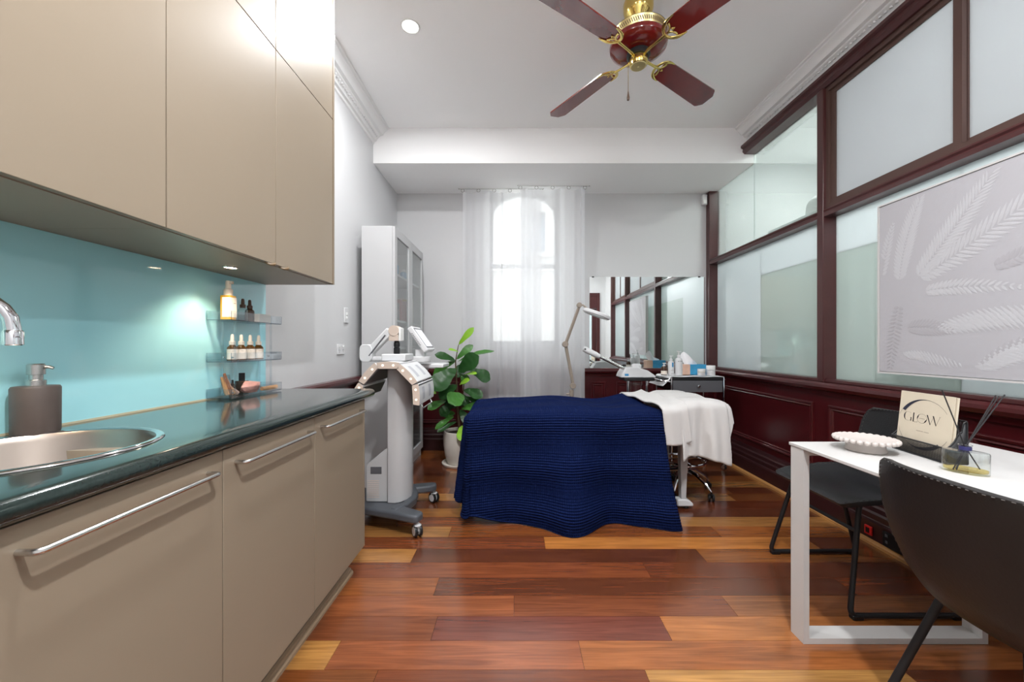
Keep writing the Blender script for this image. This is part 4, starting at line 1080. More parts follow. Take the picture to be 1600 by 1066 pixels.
for (a, b_, c, d_) in ((2.475, 2.48, 0.42, 0.45), (2.50, 2.525, 0.45, 0.455), (2.50, 2.505, 0.42, 0.45)):
    q = lambda y, z: (-0.715 + (y - 2.475) * 0.28 + 0.004, y, z)
    bm.faces.new([bm.verts.new(q(*p)) for p in ((a, c), (b_, c), (b_, d_), (a, d_))])
obj('mark', bm, 'ink', mc, smooth=False)
# lamp head: five hinged panels
HY0, HY1 = 2.30, 2.70
def hp(px, py): return (PX(px, HY0), PZ(py, HY0))
PANELS = [[hp(585, 567), hp(560, 596)], [hp(560, 598), hp(549, 622)], [hp(588, 567), hp(624, 567)], [hp(625, 569), hp(652, 597)], [hp(653, 600), hp(655, 634)]]
cen = Vector((PX(605, HY0), PZ(640, HY0)))
for k, (a, b_) in enumerate(PANELS):
    a, b_ = Vector(a), Vector(b_); d = (b_ - a); L = d.length; d.normalize(); n_ = Vector((-d.y, d.x))
    mid_ = (a + b_) / 2
    if n_.dot(mid_ - cen) < 0: n_ = -n_
    th = 0.036
    outer = [a + d * L * u + n_ * (0.007 * math.sin(PI * u)) for u in (0, 0.15, 0.35, 0.5, 0.65, 0.85, 1)]
    poly = [tuple(q) for q in outer] + [tuple(b_ - n_ * th - d * 0.008), tuple(a - n_ * th + d * 0.008)]
    bm = nb(); prism(bm, poly, HY0 + 0.004, HY1, 'y'); pn = obj('lamp_panel', bm, 'white_plastic', mc, bevel=0.004, angle=40)
    bm = nb(); prism(bm, poly, HY0, HY0 + 0.0038, 'y'); obj('end_cap', bm, 'warm_plastic', pn, smooth=False)
    bm = nb(); prism(bm, [tuple(a - n_ * (th + 0.0003) + d * 0.015), tuple(b_ - n_ * (th + 0.0003) - d * 0.015), tuple(b_ - n_ * (th + 0.004) - d * 0.015), tuple(a - n_ * (th + 0.004) + d * 0.015)], HY0 + 0.02, HY1 - 0.02, 'y'); obj('light_window', bm, 'grey_plastic', pn, smooth=False)
    for u in (0.27, 0.73):
        c = a + d * L * u - n_ * th * 0.45
        bm = nb(); lathe(bm, [(0.0075, 0), (0.006, 0.003), (0, 0.0035)], (c.x, HY0, c.y), 12, M=Matrix.Rotation(PI / 2, 3, 'X')); obj('bead_light', bm, 'led_bead', pn)
    if k >= 2:
        for (u0_, u1_, y0_, y1_) in ((0.2, 0.8, 0.07, 0.13), (0.2, 0.8, 0.24, 0.3)):
            bm = nb()
            for u in (u0_,):
                q = [a + d * L * uu + n_ * (0.0076 * math.sin(PI * uu) + 0.0004) for uu in (0.2, 0.35, 0.5, 0.65, 0.8)]
                for p0, p1 in zip(q, q[1:]):
                    bm.faces.new([bm.verts.new(v) for v in ((p0.x, HY0 + y0_, p0.y), (p1.x, HY0 + y0_, p1.y), (p1.x, HY0 + y1_, p1.y), (p0.x, HY0 + y1_, p0.y))])
            obj('vent_patch', bm, 'grille_grey' if 'grille_grey' in MATS else mat('grille_grey', rgb(186, 186, 192), 0.5), pn, smooth=False)
for (px, py) in ((586.5, 567), (624.5, 567), (560, 597), (652.5, 598)):
    x, z = hp(px, py); bm = nb(); cyl(bm, (x, HY0 + 0.01, z - 0.018), (x, HY1 - 0.01, z - 0.018), 0.006, 10); obj('hinge', bm, 'black_plastic', mc)
x, z = hp(655, 637); bm = nb(); tube(bm, fillet([(x, HY0 + 0.05, z + 0.01), (x + 0.01, HY0 + 0.05, z - 0.012), (x + 0.01, HY1 - 0.1, z - 0.012), (x, HY1 - 0.1, z + 0.01)], 0.01), 0.005, 8); obj('handle', bm, 'steel', mc)
# head mount, articulated arm
AY = 2.52
bx('head_mount', 'white_plastic', mc, PX(604, AY), PX(640, AY), AY - 0.1, AY + 0.1, 1.035, PZ(553, AY), bevel=0.006)
el, pv = P(612, 517, AY), P(577, 556, AY)
bm = nb(); d = (el - pv); n_ = Vector((-d.z, 0, d.x)).normalized()
prism(bm, [(pv.x - n_.x * 0.012, pv.z - n_.z * 0.012), (el.x - n_.x * 0.022, el.z - n_.z * 0.022), (el.x + n_.x * 0.03, el.z + n_.z * 0.03), (pv.x + n_.x * 0.035, pv.z + n_.z * 0.035)], AY - 0.035, AY + 0.035, 'y'); up = obj('arm', bm, 'white_plastic', mc, bevel=0.008)
bm = nb(); cyl(bm, pv + Vector((0.012, -0.037, 0.0)), el + Vector((-0.03, -0.037, -0.03)), 0.005, 8); obj('gas_strut', bm, 'grey_plastic', up)
bm = nb(); prism(bm, rrect(pv.x - 0.05, pv.x + 0.03, pv.z - 0.04, pv.z + 0.075, 0.03), AY - 0.04, AY + 0.04, 'y'); obj('arm_pivot', bm, 'white_plastic', mc, bevel=0.004)
bm = nb(); cyl(bm, el + Vector((0.025, -0.04, 0.0)), el + Vector((0.025, 0.04, 0.0)), 0.034, 24); obj('elbow', bm, 'warm_plastic', mc)
bx('elbow_block', 'warm_plastic', mc, el.x - 0.01, el.x + 0.055, AY - 0.035, AY + 0.035, PZ(533, AY), PZ(523, AY), bevel=0.004)
bx('elbow_cover', 'white_gloss', mc, el.x + 0.055, el.x + 0.07, AY - 0.04, AY + 0.04, PZ(533, AY), PZ(512, AY), bevel=0.006)
kx = PX(620, AY); bm = nb(); lathe(bm, [(0.018, PZ(553, AY)), (0.02, PZ(552, AY)), (0.02, PZ(544, AY)), (0.016, PZ(543, AY)), (0.02, PZ(541, AY)), (0.02, PZ(537, AY)), (0.015, PZ(533, AY)), (0, PZ(533, AY))], (kx, AY, 0), 16); obj('swivel', bm, 'black_plastic', mc)
bm = nb(); cyl(bm, (pv.x - 0.01, AY, 1.045), (-0.80, AY, 1.045), 0.018, 14); cyl(bm, (-0.80, AY + 0.02, 0.97), (-0.80, AY + 0.02, 1.06), 0.03, 14); obj('cross_arm', bm, 'white_plastic', mc)
# control tray and touch screen
TY = 2.93
bx('tray', 'white_plastic', mc, PX(646, TY), PX(696, TY), TY - 0.09, TY + 0.16, PZ(575, TY - 0.09), PZ(568, TY), bevel=0.006)
bm = nb(); tube(bm, fillet([(-0.76, 2.6, 0.93), (-0.76, 2.8, 0.93), (-0.68, TY, 0.96)], 0.05), 0.02, 12); obj('tray_bracket', bm, 'white_plastic', mc)
SYY = 2.80
bm = nb(); prism(bm, rrect(PX(641, SYY), PX(672, SYY), SYY - 0.06, SYY + 0.07, 0.055, 6), PZ(566, SYY), PZ(557, SYY), 'z'); obj('screen_foot', bm, 'white_plastic', mc, bevel=0.006, angle=50)
bx('screen_neck', 'white_plastic', mc, PX(650, SYY), PX(664, SYY), SYY - 0.025, SYY + 0.05, PZ(558, SYY), PZ(546, SYY), bevel=0.004)
sa, sb = P(642, 513, SYY), P(668, 550, SYY)      # tilted slab, screen towards the bed
d = (sb - sa).normalized(); n_ = Vector((-d.z, 0, d.x))
if n_.x < 0: n_ = -n_
def slab(bm, o0, o1, y0, y1, s0=0.0, s1=0.0):
    prism(bm, [((sa + d * s0 + n_ * o0).x, (sa + d * s0 + n_ * o0).z), ((sb - d * s1 + n_ * o0).x, (sb - d * s1 + n_ * o0).z), ((sb - d * s1 + n_ * o1).x, (sb - d * s1 + n_ * o1).z), ((sa + d * s0 + n_ * o1).x, (sa + d * s0 + n_ * o1).z)], y0, y1, 'y')
bm = nb(); slab(bm, -0.012, 0.026, SYY - 0.07, SYY + 0.17); sc_ = obj('screen_case', bm, 'white_plastic', mc, bevel=0.007)
bm = nb(); slab(bm, 0.0262, 0.0275, SYY - 0.055, SYY + 0.155, 0.02, 0.02); obj('screen_bezel', bm, 'grey_plastic', sc_, smooth=False)
bm = nb(); slab(bm, 0.0276, 0.0282, SYY - 0.045, SYY + 0.145, 0.03, 0.03); obj('display', bm, 'screen', sc_, smooth=False)
for k in range(8):
    c = sa + d * (0.05 + 0.014 * k) + n_ * 0.0; bm = nb(); rbox(bm, (c.x, SYY - 0.0705, c.z), (0.012, 0.001, 0.004), Matrix.Rotation(0.2, 3, 'Y')); obj('vent_slot', bm, 'grey_plastic', sc_, smooth=False)

# ================================================================== TREATMENT BED
BX0, BX1, BY0, BY1 = -0.30, 1.40, 2.53, 3.17
tb = thing('treatment_bed', 'white treatment bed under a navy blanket and white towels', 'bed', ((BX0 + BX1) / 2, (BY0 + BY1) / 2, 0))
bm = nb(); prism(bm, rrect(BX0 + 0.02, 1.06, BY0 + 0.02, BY1, 0.06, 5), 0.58, 0.66, 'z'); obj('mattress', bm, 'mattress_vinyl', tb, bevel=0.02, seg=3)
bm = nb(); prism(bm, rrect(1.075, BX1, BY0 + 0.03, BY1 - 0.03, 0.08, 6), 0.645, 0.735, 'z'); obj('headrest', bm, 'mattress_vinyl', tb, bevel=0.03, seg=3)
bx('bed_frame', 'white_satin', tb, BX0 + 0.05, 1.3, BY0 + 0.06, BY1 - 0.06, 0.53, 0.58, bevel=0.006)
bx('headrest_bracket', 'white_satin', tb, 1.15, 1.3, 2.75, 2.95, 0.6, 0.645)
for (x, y) in ((1.165, 2.68), (1.165, 3.0), (-0.1, 2.68), (-0.1, 3.0)):
    bm = nb(); prism(bm, [(x - 0.028, 0.56), (x + 0.028, 0.56), (x + 0.024, 0.25), (x + 0.02, 0.249), (x + 0.014, 0.065), (x - 0.02, 0.065), (x - 0.024, 0.249)], y - 0.024, y + 0.024, 'y'); lg = obj('leg', bm, 'white_satin', tb, bevel=0.004)
    bm = nb(); prism(bm, [(x - 0.05, 0.022), (x + 0.06, 0.022), (x + 0.062, 0.04), (x + 0.035, 0.062), (x + 0.01, 0.07), (x - 0.05, 0.07)], y - 0.035, y + 0.035, 'y'); obj('foot', bm, 'white_plastic', lg, bevel=0.008)
    bm = nb(); lathe(bm, [(0.02, 0.0005), (0.022, 0.004), (0.018, 0.022), (0, 0.022)], (x + 0.02, y, 0), 14); obj('rubber_pad', bm, 'black_plastic', lg)
bx('foot_beam', 'white_satin', tb, -0.07, 1.14, 2.82, 2.86, 0.1, 0.14)

def drape(name, m, label, cat, x0, x1, y0, y1, ztop, left, right, near, far, fold, group=None, rr=0.04, flare=0.12, nu=150, nv=130, thick=0.004, hem_z=None, zmin=0.004, warp=None, rib=None):
    """cloth laid over the rectangle x0..x1, y0..y1; the overhangs fall over the edges"""
    W, D = x1 - x0, y1 - y0
    bm = nb()
    def pos(u, v):
        a = -left + (W + left + right) * u; b_ = -near + (D + near + far) * v
        ca, cb = min(max(a, 0), W), min(max(b_, 0), D)
        ex, ey = a - ca, b_ - cb
        base = Vector((x0 + ca, y0 + cb, ztop(x0 + ca, y0 + cb)))
        if abs(ex) < 1e-9 and abs(ey) < 1e-9: p = base
        else:
            r = max(abs(ex), abs(ey)); nrm = math.hypot(ex, ey); dx, dy = ex / nrm, ey / nrm
            q = rr * PI / 2
            if r < q: h_, v_ = rr * math.sin(r / rr), rr * (1 - math.cos(r / rr))
            else: h_, v_ = rr + flare * (r - q), rr + (r - q) * math.sqrt(1 - flare * flare)
            s = (ca * abs(dy) + cb * abs(dx)) + math.atan2(dy, dx) * 0.12
            o = fold(base.x, base.y, dx, dy, r) if r > q * 0.5 else 0.0
            z = base.z - v_
            lo = hem_z(base.x, base.y, dx, dy) if hem_z else zmin
            if z < lo:
                h_ += (lo - z) * (0.35 if hem_z is None else 0.05); z = lo + 0.0008 * math.sin(40 * base.x)
            p = Vector((base.x + dx * (h_ + o), base.y + dy * (h_ + o), z))
        return warp(p) if warp else p
    grid(bm, pos, nu, nv, uv=lambda u, v: (-left + (W + left + right) * u, -near + (D + near + far) * v))
    bmesh.ops.recalc_face_normals(bm, faces=bm.faces[:])
    if rib:                                  # woven ribs across the cloth
        bm.normal_update(); lay = bm.loops.layers.uv.verify(); mv = {}
        for f in bm.faces:
            for lp in f.loops: mv[lp.vert] = lp[lay].uv.y
        for v, b_ in mv.items(): v.co += v.normal * (rib[1] * (abs(math.sin(PI * b_ / rib[0])) - 0.5))
    o = obj(name, bm, m, angle=180, solid=thick)
    return tag(o, label, cat, group)

def blanket_top(x, y):
    t = (x - BX0) / 1.3; s = (y - BY0) / (BY1 - BY0)
    z = 0.698 + 0.022 * math.exp(-((t - 0.45) / 0.16) ** 2) * (0.4 + 0.6 * s) - 0.012 * math.exp(-((t - 0.72) / 0.1) ** 2) + 0.03 * math.exp(-((t - 0.93) / 0.09) ** 2) * s
    return z - 0.02 * math.exp(-(t / 0.10) ** 2) + 0.006 * math.sin(5 * x + 9 * y)
def blanket_fold(x, y, dx, dy, r):
    o = 0.0
    if dy < -0.2:
        g = min(1, r / 0.65)
        o += g * (0.13 * math.exp(-((x - 0.33) / 0.15) ** 2) - 0.045 * math.exp(-((x - 0.60) / 0.09) ** 2) + 0.05 * math.exp(-((x - 0.93) / 0.10) ** 2)
                  - 0.06 * math.exp(-((x + 0.03) / 0.12) ** 2)) * abs(dy)
        o += 0.012 * g * math.sin(14 * x + 2)
    if dx < -0.2:
        o += min(1, r / 0.6) * (0.03 * math.sin(9 * y) - 0.01) * abs(dx)
    if dx < -0.05 and dy < -0.05: o += 0.03 * min(1, r / 0.6) * math.sin(6 * math.atan2(dy, dx))
    return o
def blanket_hem(x, y, dx, dy):
    if dy > 0.3: return 0.25
    if dx < -0.05:
        t = min(1, max(0, -dy)); return 0.16 - 0.10 * t + 0.0 * y
    return 0.006 + 0.06 * math.exp(-((x + 0.28) / 0.16) ** 2)
drape('waffle_blanket', 'waffle_navy', 'navy blue waffle weave blanket draped over the treatment bed to the floor', 'blanket',
      BX0 + 0.01, 0.95, BY0 - 0.005, BY1, blanket_top, 0.60, 0.0, 0.74, 0.30, blanket_fold, hem_z=blanket_hem, flare=0.13, rr=0.05, nu=130, nv=470, thick=0.006, rib=(0.0165, 0.0065),
      warp=lambda p: Vector((p.x + (0.06 * max(0, (0.60 - p.z) / 0.6) ** 2 * max(0, (p.x - 0.55) / 0.4) if p.y < BY0 + 0.02 else 0) - (0.03 * (p.y - BY0) if p.x > 0.9 else 0), p.y, p.z)))
def towel_top(x, y):
    s = min(1, max(0, (x - 1.02) / 0.14)); s = s * s * (3 - 2 * s)
    return 0.728 + 0.038 * s - 0.07 * max(0, (x - 1.3) / 0.1) ** 2 * 0.4 + 0.006 * math.sin(20 * y)
drape('bath_towel', 'towel_white', 'white towel folded flat over the edge of the navy blanket', 'towel', 0.935, 1.10, BY0 - 0.012, BY1, lambda x, y: towel_top(x, y) + 0.012, 0.0, 0.0, 0.27, 0.1,
      lambda x, y, dx, dy, r: 0.02 + 0.008 * math.sin(40 * x), group='white towels on the bed', rr=0.045, flare=0.03, nu=24, nv=80, thick=0.01, zmin=0.3,
      warp=lambda p: Vector((p.x + 0.10 * max(0, 0.74 - p.z) - 0.06 * max(0.0, (p.y - BY0) / 0.64), p.y, p.z)))
def tw_fold(x, y, dx, dy, r):
    g = min(1, r / 0.3)
    if dy < -0.3 and dx < 0.3: return g * (0.03 * math.sin(26 * x - 1.0) + 0.012 * math.sin(61 * x))
    return g * (0.028 * math.sin(7 * math.atan2(dy, dx) + 10 * y) + 0.01)
drape('bath_towel', 'towel_white', 'white towel hanging loosely over the raised headrest of the bed', 'towel', 1.06, BX1 - 0.05, BY0 + 0.01, BY1 - 0.04, towel_top, 0.0, 0.16, 0.37, 0.2, tw_fold, group='white towels on the bed',
      rr=0.055, flare=0.06, nu=70, nv=90, thick=0.008, zmin=0.2, warp=lambda p: Vector((p.x, p.y, p.z - 0.10 * max(0, (p.x - 1.1) / 0.35) * max(0, (0.66 - p.z) / 0.3))))

# ================================================================== CEILING FAN
FX, FY, FZ = 0.705, 2.21, 2.80                # blade plane
fan = thing('ceiling_fan', 'four blade cherry wood and brass ceiling fan with a pull chain', 'fan', (FX, FY, FZ - 0.1))
bm = nb(); lathe(bm, [(0.0, CEIL - 0.0006), (0.078, CEIL - 0.0006), (0.084, CEIL - 0.02), (0.083, CEIL - 0.055), (0.072, CEIL - 0.09), (0.05, CEIL - 0.112), (0.045, CEIL - 0.13), (0.0, CEIL - 0.13)], (FX, FY, 0), 40); obj('canopy', bm, 'brass', fan)
bm = nb(); cyl(bm, (FX, FY, FZ + 0.12), (FX, FY, CEIL - 0.12), 0.02, 16); obj('downrod', bm, 'black_metal', fan)
bm = nb(); lathe(bm, [(0.015, FZ + 0.15), (0.04, FZ + 0.15), (0.044, FZ + 0.14), (0.04, FZ + 0.13), (0.015, FZ + 0.13)], (FX, FY, 0), 28); obj('coupling_ring', bm, 'brass', fan)
bm = nb(); lathe(bm, [(0.03, FZ + 0.135), (0.10, FZ + 0.132), (0.15, FZ + 0.124), (0.158, FZ + 0.118)], (FX, FY, 0), 56, cap=False); obj('housing_top', bm, 'fan_wood', fan)
bm = nb(); lathe(bm, [(0.156, FZ + 0.118), (0.155, FZ + 0.116), (0.148, FZ + 0.078), (0.146, FZ + 0.074)], (FX, FY, 0), 56, cap=False); vb = obj('vent_band', bm, 'brass_pale', fan)
bm = nb()
for k in range(84):
    a = 2 * PI * k / 84; c = (FX + 0.1525 * math.cos(a), FY + 0.1525 * math.sin(a), FZ + 0.097)
    rbox(bm, c, (0.002, 0.0045, 0.022), Matrix.Rotation(a, 3, 'Z') @ Matrix.Rotation(0.18, 3, 'Y') @ Matrix.Rotation(0.35, 3, 'X'))
q = obj('vent_slots', bm, 'cabinet_edge', vb, smooth=False); q['kind'] = 'stuff'
bm = nb(); lathe(bm, [(0.146, FZ + 0.075), (0.158, FZ + 0.07), (0.162, FZ + 0.058), (0.158, FZ + 0.044), (0.152, FZ + 0.04), (0.148, FZ + 0.036), (0.125, FZ + 0.024), (0.095, FZ + 0.017), (0.066, FZ + 0.014), (0, FZ + 0.014)], (FX, FY, 0), 60, cap=False); obj('motor_housing', bm, 'fan_wood', fan)
bm = nb(); lathe(bm, [(0.064, FZ + 0.014), (0.066, FZ - 0.004), (0.056, FZ - 0.012), (0, FZ - 0.012)], (FX, FY, 0), 32); obj('flywheel', bm, 'black_metal', fan)
bm = nb(); lathe(bm, [(0.050, FZ - 0.011), (0.052, FZ - 0.036), (0.048, FZ - 0.04), (0.05, FZ - 0.044), (0.047, FZ - 0.056), (0.042, FZ - 0.058), (0, FZ - 0.058)], (FX, FY, 0), 36); sw = obj('switch_housing', bm, 'brass', fan)
bm = nb(); lathe(bm, [(0.043, FZ - 0.0582), (0.04, FZ - 0.062), (0.006, FZ - 0.064), (0.004, FZ - 0.067), (0, FZ - 0.067)], (FX, FY, 0), 32); obj('end_cap', bm, 'brass_pale', sw)
BL0, BL1, BW = 0.21, 0.74, 0.145
for k in range(4):
    ang = math.radians(34.5 + 90 * k)
    R = Matrix.Rotation(ang, 4, 'Z'); T = Matrix.Translation((FX, FY, FZ))
    pitch = Matrix.Rotation(math.radians(-13), 4, 'X')
    bm = nb(); w0, w1 = BW * 0.42, BW * 0.5
    poly = [(BL0, -w0 + 0.012), (BL0 + 0.012, -w0), (BL1 - 0.04, -w1), (BL1 - 0.03, -w1 + 0.006), (BL1, -w1 + 0.035), (BL1, w1 - 0.035), (BL1 - 0.03, w1 - 0.006), (BL1 - 0.04, w1), (BL0 + 0.012, w0), (BL0, w0 - 0.012)]
    prism(bm, poly, 0.012, 0.019, 'z'); bm.transform(T @ R @ pitch); bl = obj('blade', bm, 'fan_wood', fan, smooth=False)
    bm = nb()        # scrolled brass bracket
    tube(bm, [(0.05, 0, -0.008), (0.085, 0, -0.004), (0.13, 0, 0.0), (0.175, 0, 0.004)], [0.011, 0.009, 0.008, 0.010], 10, flat=0.7)
    for s in (-1, 1):
        tube(bm, bez((0.17, 0, 0.006), (0.18, s * 0.062, 0.008), (0.262, s * 0.064, 0.009), 10), [0.008, 0.0085, 0.009, 0.009, 0.009, 0.0095, 0.01, 0.009, 0.007, 0.005, 0.003], 8, flat=0.6)
        tube(bm, bez((0.185, 0, 0.007), (0.215, s * 0.006, 0.008), (0.218, s * 0.042, 0.009), 8), 0.0055, 8, flat=0.6)
    tube(bm, [(0.215, -0.006, 0.008), (0.228, 0, 0.008), (0.215, 0.006, 0.008)], 0.005, 8, flat=0.6)
    bm.transform(T @ R @ pitch); obj('blade_bracket', bm, 'brass', bl)
cx_, cy_ = FX - 0.062, FY - 0.012
bm = nb(); tube(bm, [(FX - 0.045, cy_, FZ - 0.04), (cx_, cy_, FZ - 0.05), (cx_, cy_, FZ - 0.215)], 0.0014, 6); ch = obj('pull_chain', bm, 'brass', fan)
bm = nb(); lathe(bm, [(0.002, FZ - 0.21), (0.003, FZ - 0.218), (0.0085, FZ - 0.25), (0.007, FZ - 0.262), (0, FZ - 0.267)], (cx_, cy_, 0), 14); obj('chain_pull', bm, 'brown_cap', ch)

# ================================================================== BEHIND THE BED
# ---- magnifying lamp on a floor stand
LY = 3.38
ml = thing('magnifying_lamp', 'taupe jointed magnifying lamp with a round head on a floor stand', 'lamp', (PX(893, LY), LY, 0))
lx = PX(893, LY)
bm = nb(); cyl(bm, (lx, LY, 0.09), (lx, LY, PZ(610, LY)), 0.011, 12); obj('stand_pole', bm, 'lamp_taupe', ml)
bm = nb(); cyl(bm, (lx, LY, PZ(640, LY)), (lx, LY, PZ(609, LY)), 0.018, 14); cyl(bm, (lx - 0.045, LY, PZ(616, LY)), (lx, LY, PZ(616, LY)), 0.008, 10); obj('socket', bm, 'lamp_taupe', ml)
for k in range(5):
    a = 2 * PI * k / 5 + 0.3; bm = nb(); tube(bm, [(lx, LY, 0.1), (lx + 0.13 * math.cos(a), LY + 0.13 * math.sin(a), 0.07), (lx + 0.2 * math.cos(a), LY + 0.2 * math.sin(a), 0.05)], [0.018, 0.014, 0.012], 8); lg = obj('base_leg', bm, 'lamp_taupe', ml)
    caster(ml, lx + 0.2 * math.cos(a), LY + 0.2 * math.sin(a), 0.02, 0.014, a, 'black_plastic', 'black_plastic', 0.05)
j0, j1, j2 = P(895, 603, LY), P(883, 538, LY), P(905, 477, LY)
def joint(c, r):
    bm = nb(); cyl(bm, c - Vector((0, 0.02, 0)), c + Vector((0, 0.02, 0)), r, 18); obj('joint', bm, 'lamp_taupe', ml, bevel=0.004)
for c, r in ((j0, 0.026), (j1, 0.027), (j2, 0.023)): joint(c, r)
for a, b_ in ((j0, j1), (j1, j2)):
    bm = nb(); off = Vector((0.012, 0, 0))
    tube(bm, [a, b_], 0.0105, 8); tube(bm, [a + off, b_ + off], 0.006, 8); obj('arm', bm, 'lamp_taupe', ml)
hc = P(932, 491, LY - 0.05); TR = Matrix.Rotation(math.radians(20), 3, 'Y') @ Matrix.Rotation(math.radians(4), 3, 'X')
bm = nb(); tube(bm, [j2, P(911, 477, LY - 0.02), P(918, 483, LY - 0.04)], [0.009, 0.008, 0.008], 8); obj('head_neck', bm, 'lamp_taupe', ml)
bm = nb(); lathe(bm, [(0.072, -0.012), (0.115, -0.014), (0.122, -0.008), (0.122, 0.01), (0.115, 0.018), (0.075, 0.02), (0.07, 0.014)], hc, 40, M=TR, cap=False)
lathe(bm, [(0.07, 0.014), (0.07, -0.010), (0.072, -0.012)], hc, 40, M=TR, cap=False); hd = obj('lamp_head', bm, 'white_plastic', ml)
bm = nb(); lathe(bm, [(0.076, -0.0145), (0.11, -0.0165), (0.11, -0.018), (0.076, -0.016)], hc, 40, M=TR, cap=False); obj('light_ring', bm, 'white_gloss', hd)
bm = nb(); lathe(bm, [(0, -0.006), (0.05, -0.004), (0.07, 0.0), (0.05, 0.006), (0, 0.009)], hc, 32, M=TR); obj('lens', bm, 'bottle_glass', hd)

# ---- facial steamer
SYs = 3.56
fs = thing('facial_steamer', 'white facial steamer with a long steel nozzle arm on a black stand', 'steamer', (PX(990, SYs), SYs, 0))
x0_, x1_ = PX(966, SYs), PX(1019, SYs); zb_ = PZ(589, SYs)
bm = nb(); prism(bm, [(x0_, zb_), (x1_, zb_), (x1_ + 0.005, zb_ + 0.012), (x1_ - 0.07, zb_ + 0.065), (x1_ - 0.16, zb_ + 0.092), (x0_ + 0.045, zb_ + 0.088), (x0_ + 0.01, zb_ + 0.03)], SYs - 0.09, SYs + 0.09, 'y'); bd = obj('body', bm, 'white_plastic', fs, bevel=0.012, seg=3)
bx('control_panel', 'ink_blue', bd, x0_ + 0.035, x0_ + 0.07, SYs - 0.0915, SYs - 0.0903, zb_ + 0.015, zb_ + 0.035, smooth=False)
bm = nb(); lathe(bm, [(0.045, 0.085), (0.045, 0.11), (0.03, 0.122), (0, 0.124)], ((x0_ + x1_) / 2 + 0.01, SYs, zb_), 20); obj('filler_cap', bm, 'white_plastic', fs)
na, nbb = P(981, 579, SYs - 0.05), P(934, 556, SYs - 0.05)
bm = nb(); cyl(bm, na, nbb, 0.014, 14); obj('nozzle_arm', bm, 'steel', fs)
nc = P(912, 545, SYs - 0.05); bm = nb(); d = (nc - nbb).normalized()
tube(bm, [nbb - d * 0.02, nbb + d * 0.02, nc - d * 0.01, nc + d * 0.004], [0.02, 0.026, 0.027, 0.02], 16); nz = obj('nozzle', bm, 'white_plastic', fs)
bm = nb(); cyl(bm, nc + Vector((0.01, -0.028, -0.004)), nc + Vector((0.01, -0.02, -0.004)), 0.008, 12); obj('steam_hole', bm, 'black_plastic', nz)
bx('platform', 'black_plastic', fs, x0_ + 0.03, x1_ - 0.01, SYs - 0.1, SYs + 0.1, zb_ - 0.03, zb_ - 0.0005, bevel=0.005)
for x in (PX(979, SYs), PX(1008, SYs)):
    bm = nb(); cyl(bm, (x, SYs - 0.05, 0.07), (x, SYs - 0.05, zb_ - 0.03), 0.013, 14); obj('stand_post', bm, 'chrome', fs)
bm = nb(); lathe(bm, [(0, zb_ - 0.19), (0.05, zb_ - 0.19), (0.056, zb_ - 0.18), (0.056, zb_ - 0.05), (0.05, zb_ - 0.031), (0, zb_ - 0.031)], (PX(993, SYs), SYs - 0.01, 0), 26); obj('water_jar', bm, 'bottle_glass', fs)
bm = nb(); tube(bm, [(PX(993, SYs), SYs - 0.01, zb_ - 0.15), (PX(993, SYs) + 0.02, SYs - 0.01, zb_ - 0.165), (PX(993, SYs) - 0.02, SYs - 0.01, zb_ - 0.17)], 0.005, 8); obj('heating_coil', bm, 'red_plastic', fs)
bx('foot_plate', 'black_plastic', fs, x0_ + 0.02, x1_ - 0.0, SYs - 0.14, SYs + 0.14, 0.045, 0.07, bevel=0.005)
for (sx_, sy_) in ((-1, -1), (1, -1), (-1, 1), (1, 1)):
    caster(fs, (x0_ + x1_) / 2 + sx_ * 0.12, SYs + sy_ * 0.11, 0.02, 0.014, 0.4, 'black_plastic', 'black_plastic', 0.046)

# ---- trolley
TX0, TX1, TY0, TY1, TZ = 1.42, 1.895, 3.50, 3.875, 0.845
tr = thing('salon_trolley', 'black and chrome salon trolley with a drawer in the corner by the mirror', 'trolley', ((TX0 + TX1) / 2, (TY0 + TY1) / 2, 0))
for (x, y) in ((TX0, TY0), (TX1, TY0), (TX0, TY1), (TX1, TY1)):
    bm = nb(); cyl(bm, (x, y, 0.085), (x, y, TZ - 0.002), 0.009, 10); obj('leg', bm, 'chrome', tr)
    caster(tr, x, y, 0.024, 0.014, 0.5, 'black_plastic', 'steel', 0.09)
bx('top_tray', 'black_metal', tr, TX0 + 0.01, TX1 - 0.01, TY0 - 0.004, TY1 + 0.004, TZ - 0.03, TZ, bevel=0.004)
bx('drawer_box', 'black_metal', tr, TX0 + 0.012, TX1 - 0.012, TY0 + 0.012, TY1, TZ - 0.135, TZ - 0.032)
d = bx('drawer_front', 'grey_plastic', tr, TX0 + 0.012, TX1 - 0.012, TY0 - 0.004, TY0 + 0.011, TZ - 0.138, TZ - 0.033, bevel=0.003)
bm = nb(); lathe(bm, [(0.005, 0), (0.005, 0.012), (0.014, 0.018), (0.012, 0.026), (0, 0.03)], ((TX0 + TX1) / 2, TY0 - 0.004, TZ - 0.08), 14, M=Matrix.Rotation(PI / 2, 3, 'X')); obj('knob', bm, 'chrome', d)
bx('lower_shelf', 'mahogany_dark', tr, TX0 + 0.01, TX1 - 0.01, TY0 - 0.004, TY1, 0.255, 0.272, bevel=0.003)
bm = nb(); tube(bm, fillet([(TX0, TY0, TZ - 0.045), (TX0 - 0.1, TY0 + 0.02, TZ - 0.03), (TX0 - 0.12, TY0 + 0.19, TZ - 0.02), (TX0 - 0.1, TY1 - 0.02, TZ - 0.03), (TX0, TY1, TZ - 0.045)], 0.05), 0.007, 8); obj('side_rail', bm, 'chrome', tr)
bx('side_tray', 'black_metal', tr, TX0 - 0.09, TX0 - 0.002, TY0 + 0.04, TY1 - 0.04, TZ - 0.022, TZ - 0.012)
def cloth_fn(x, y): return TZ + 0.0015
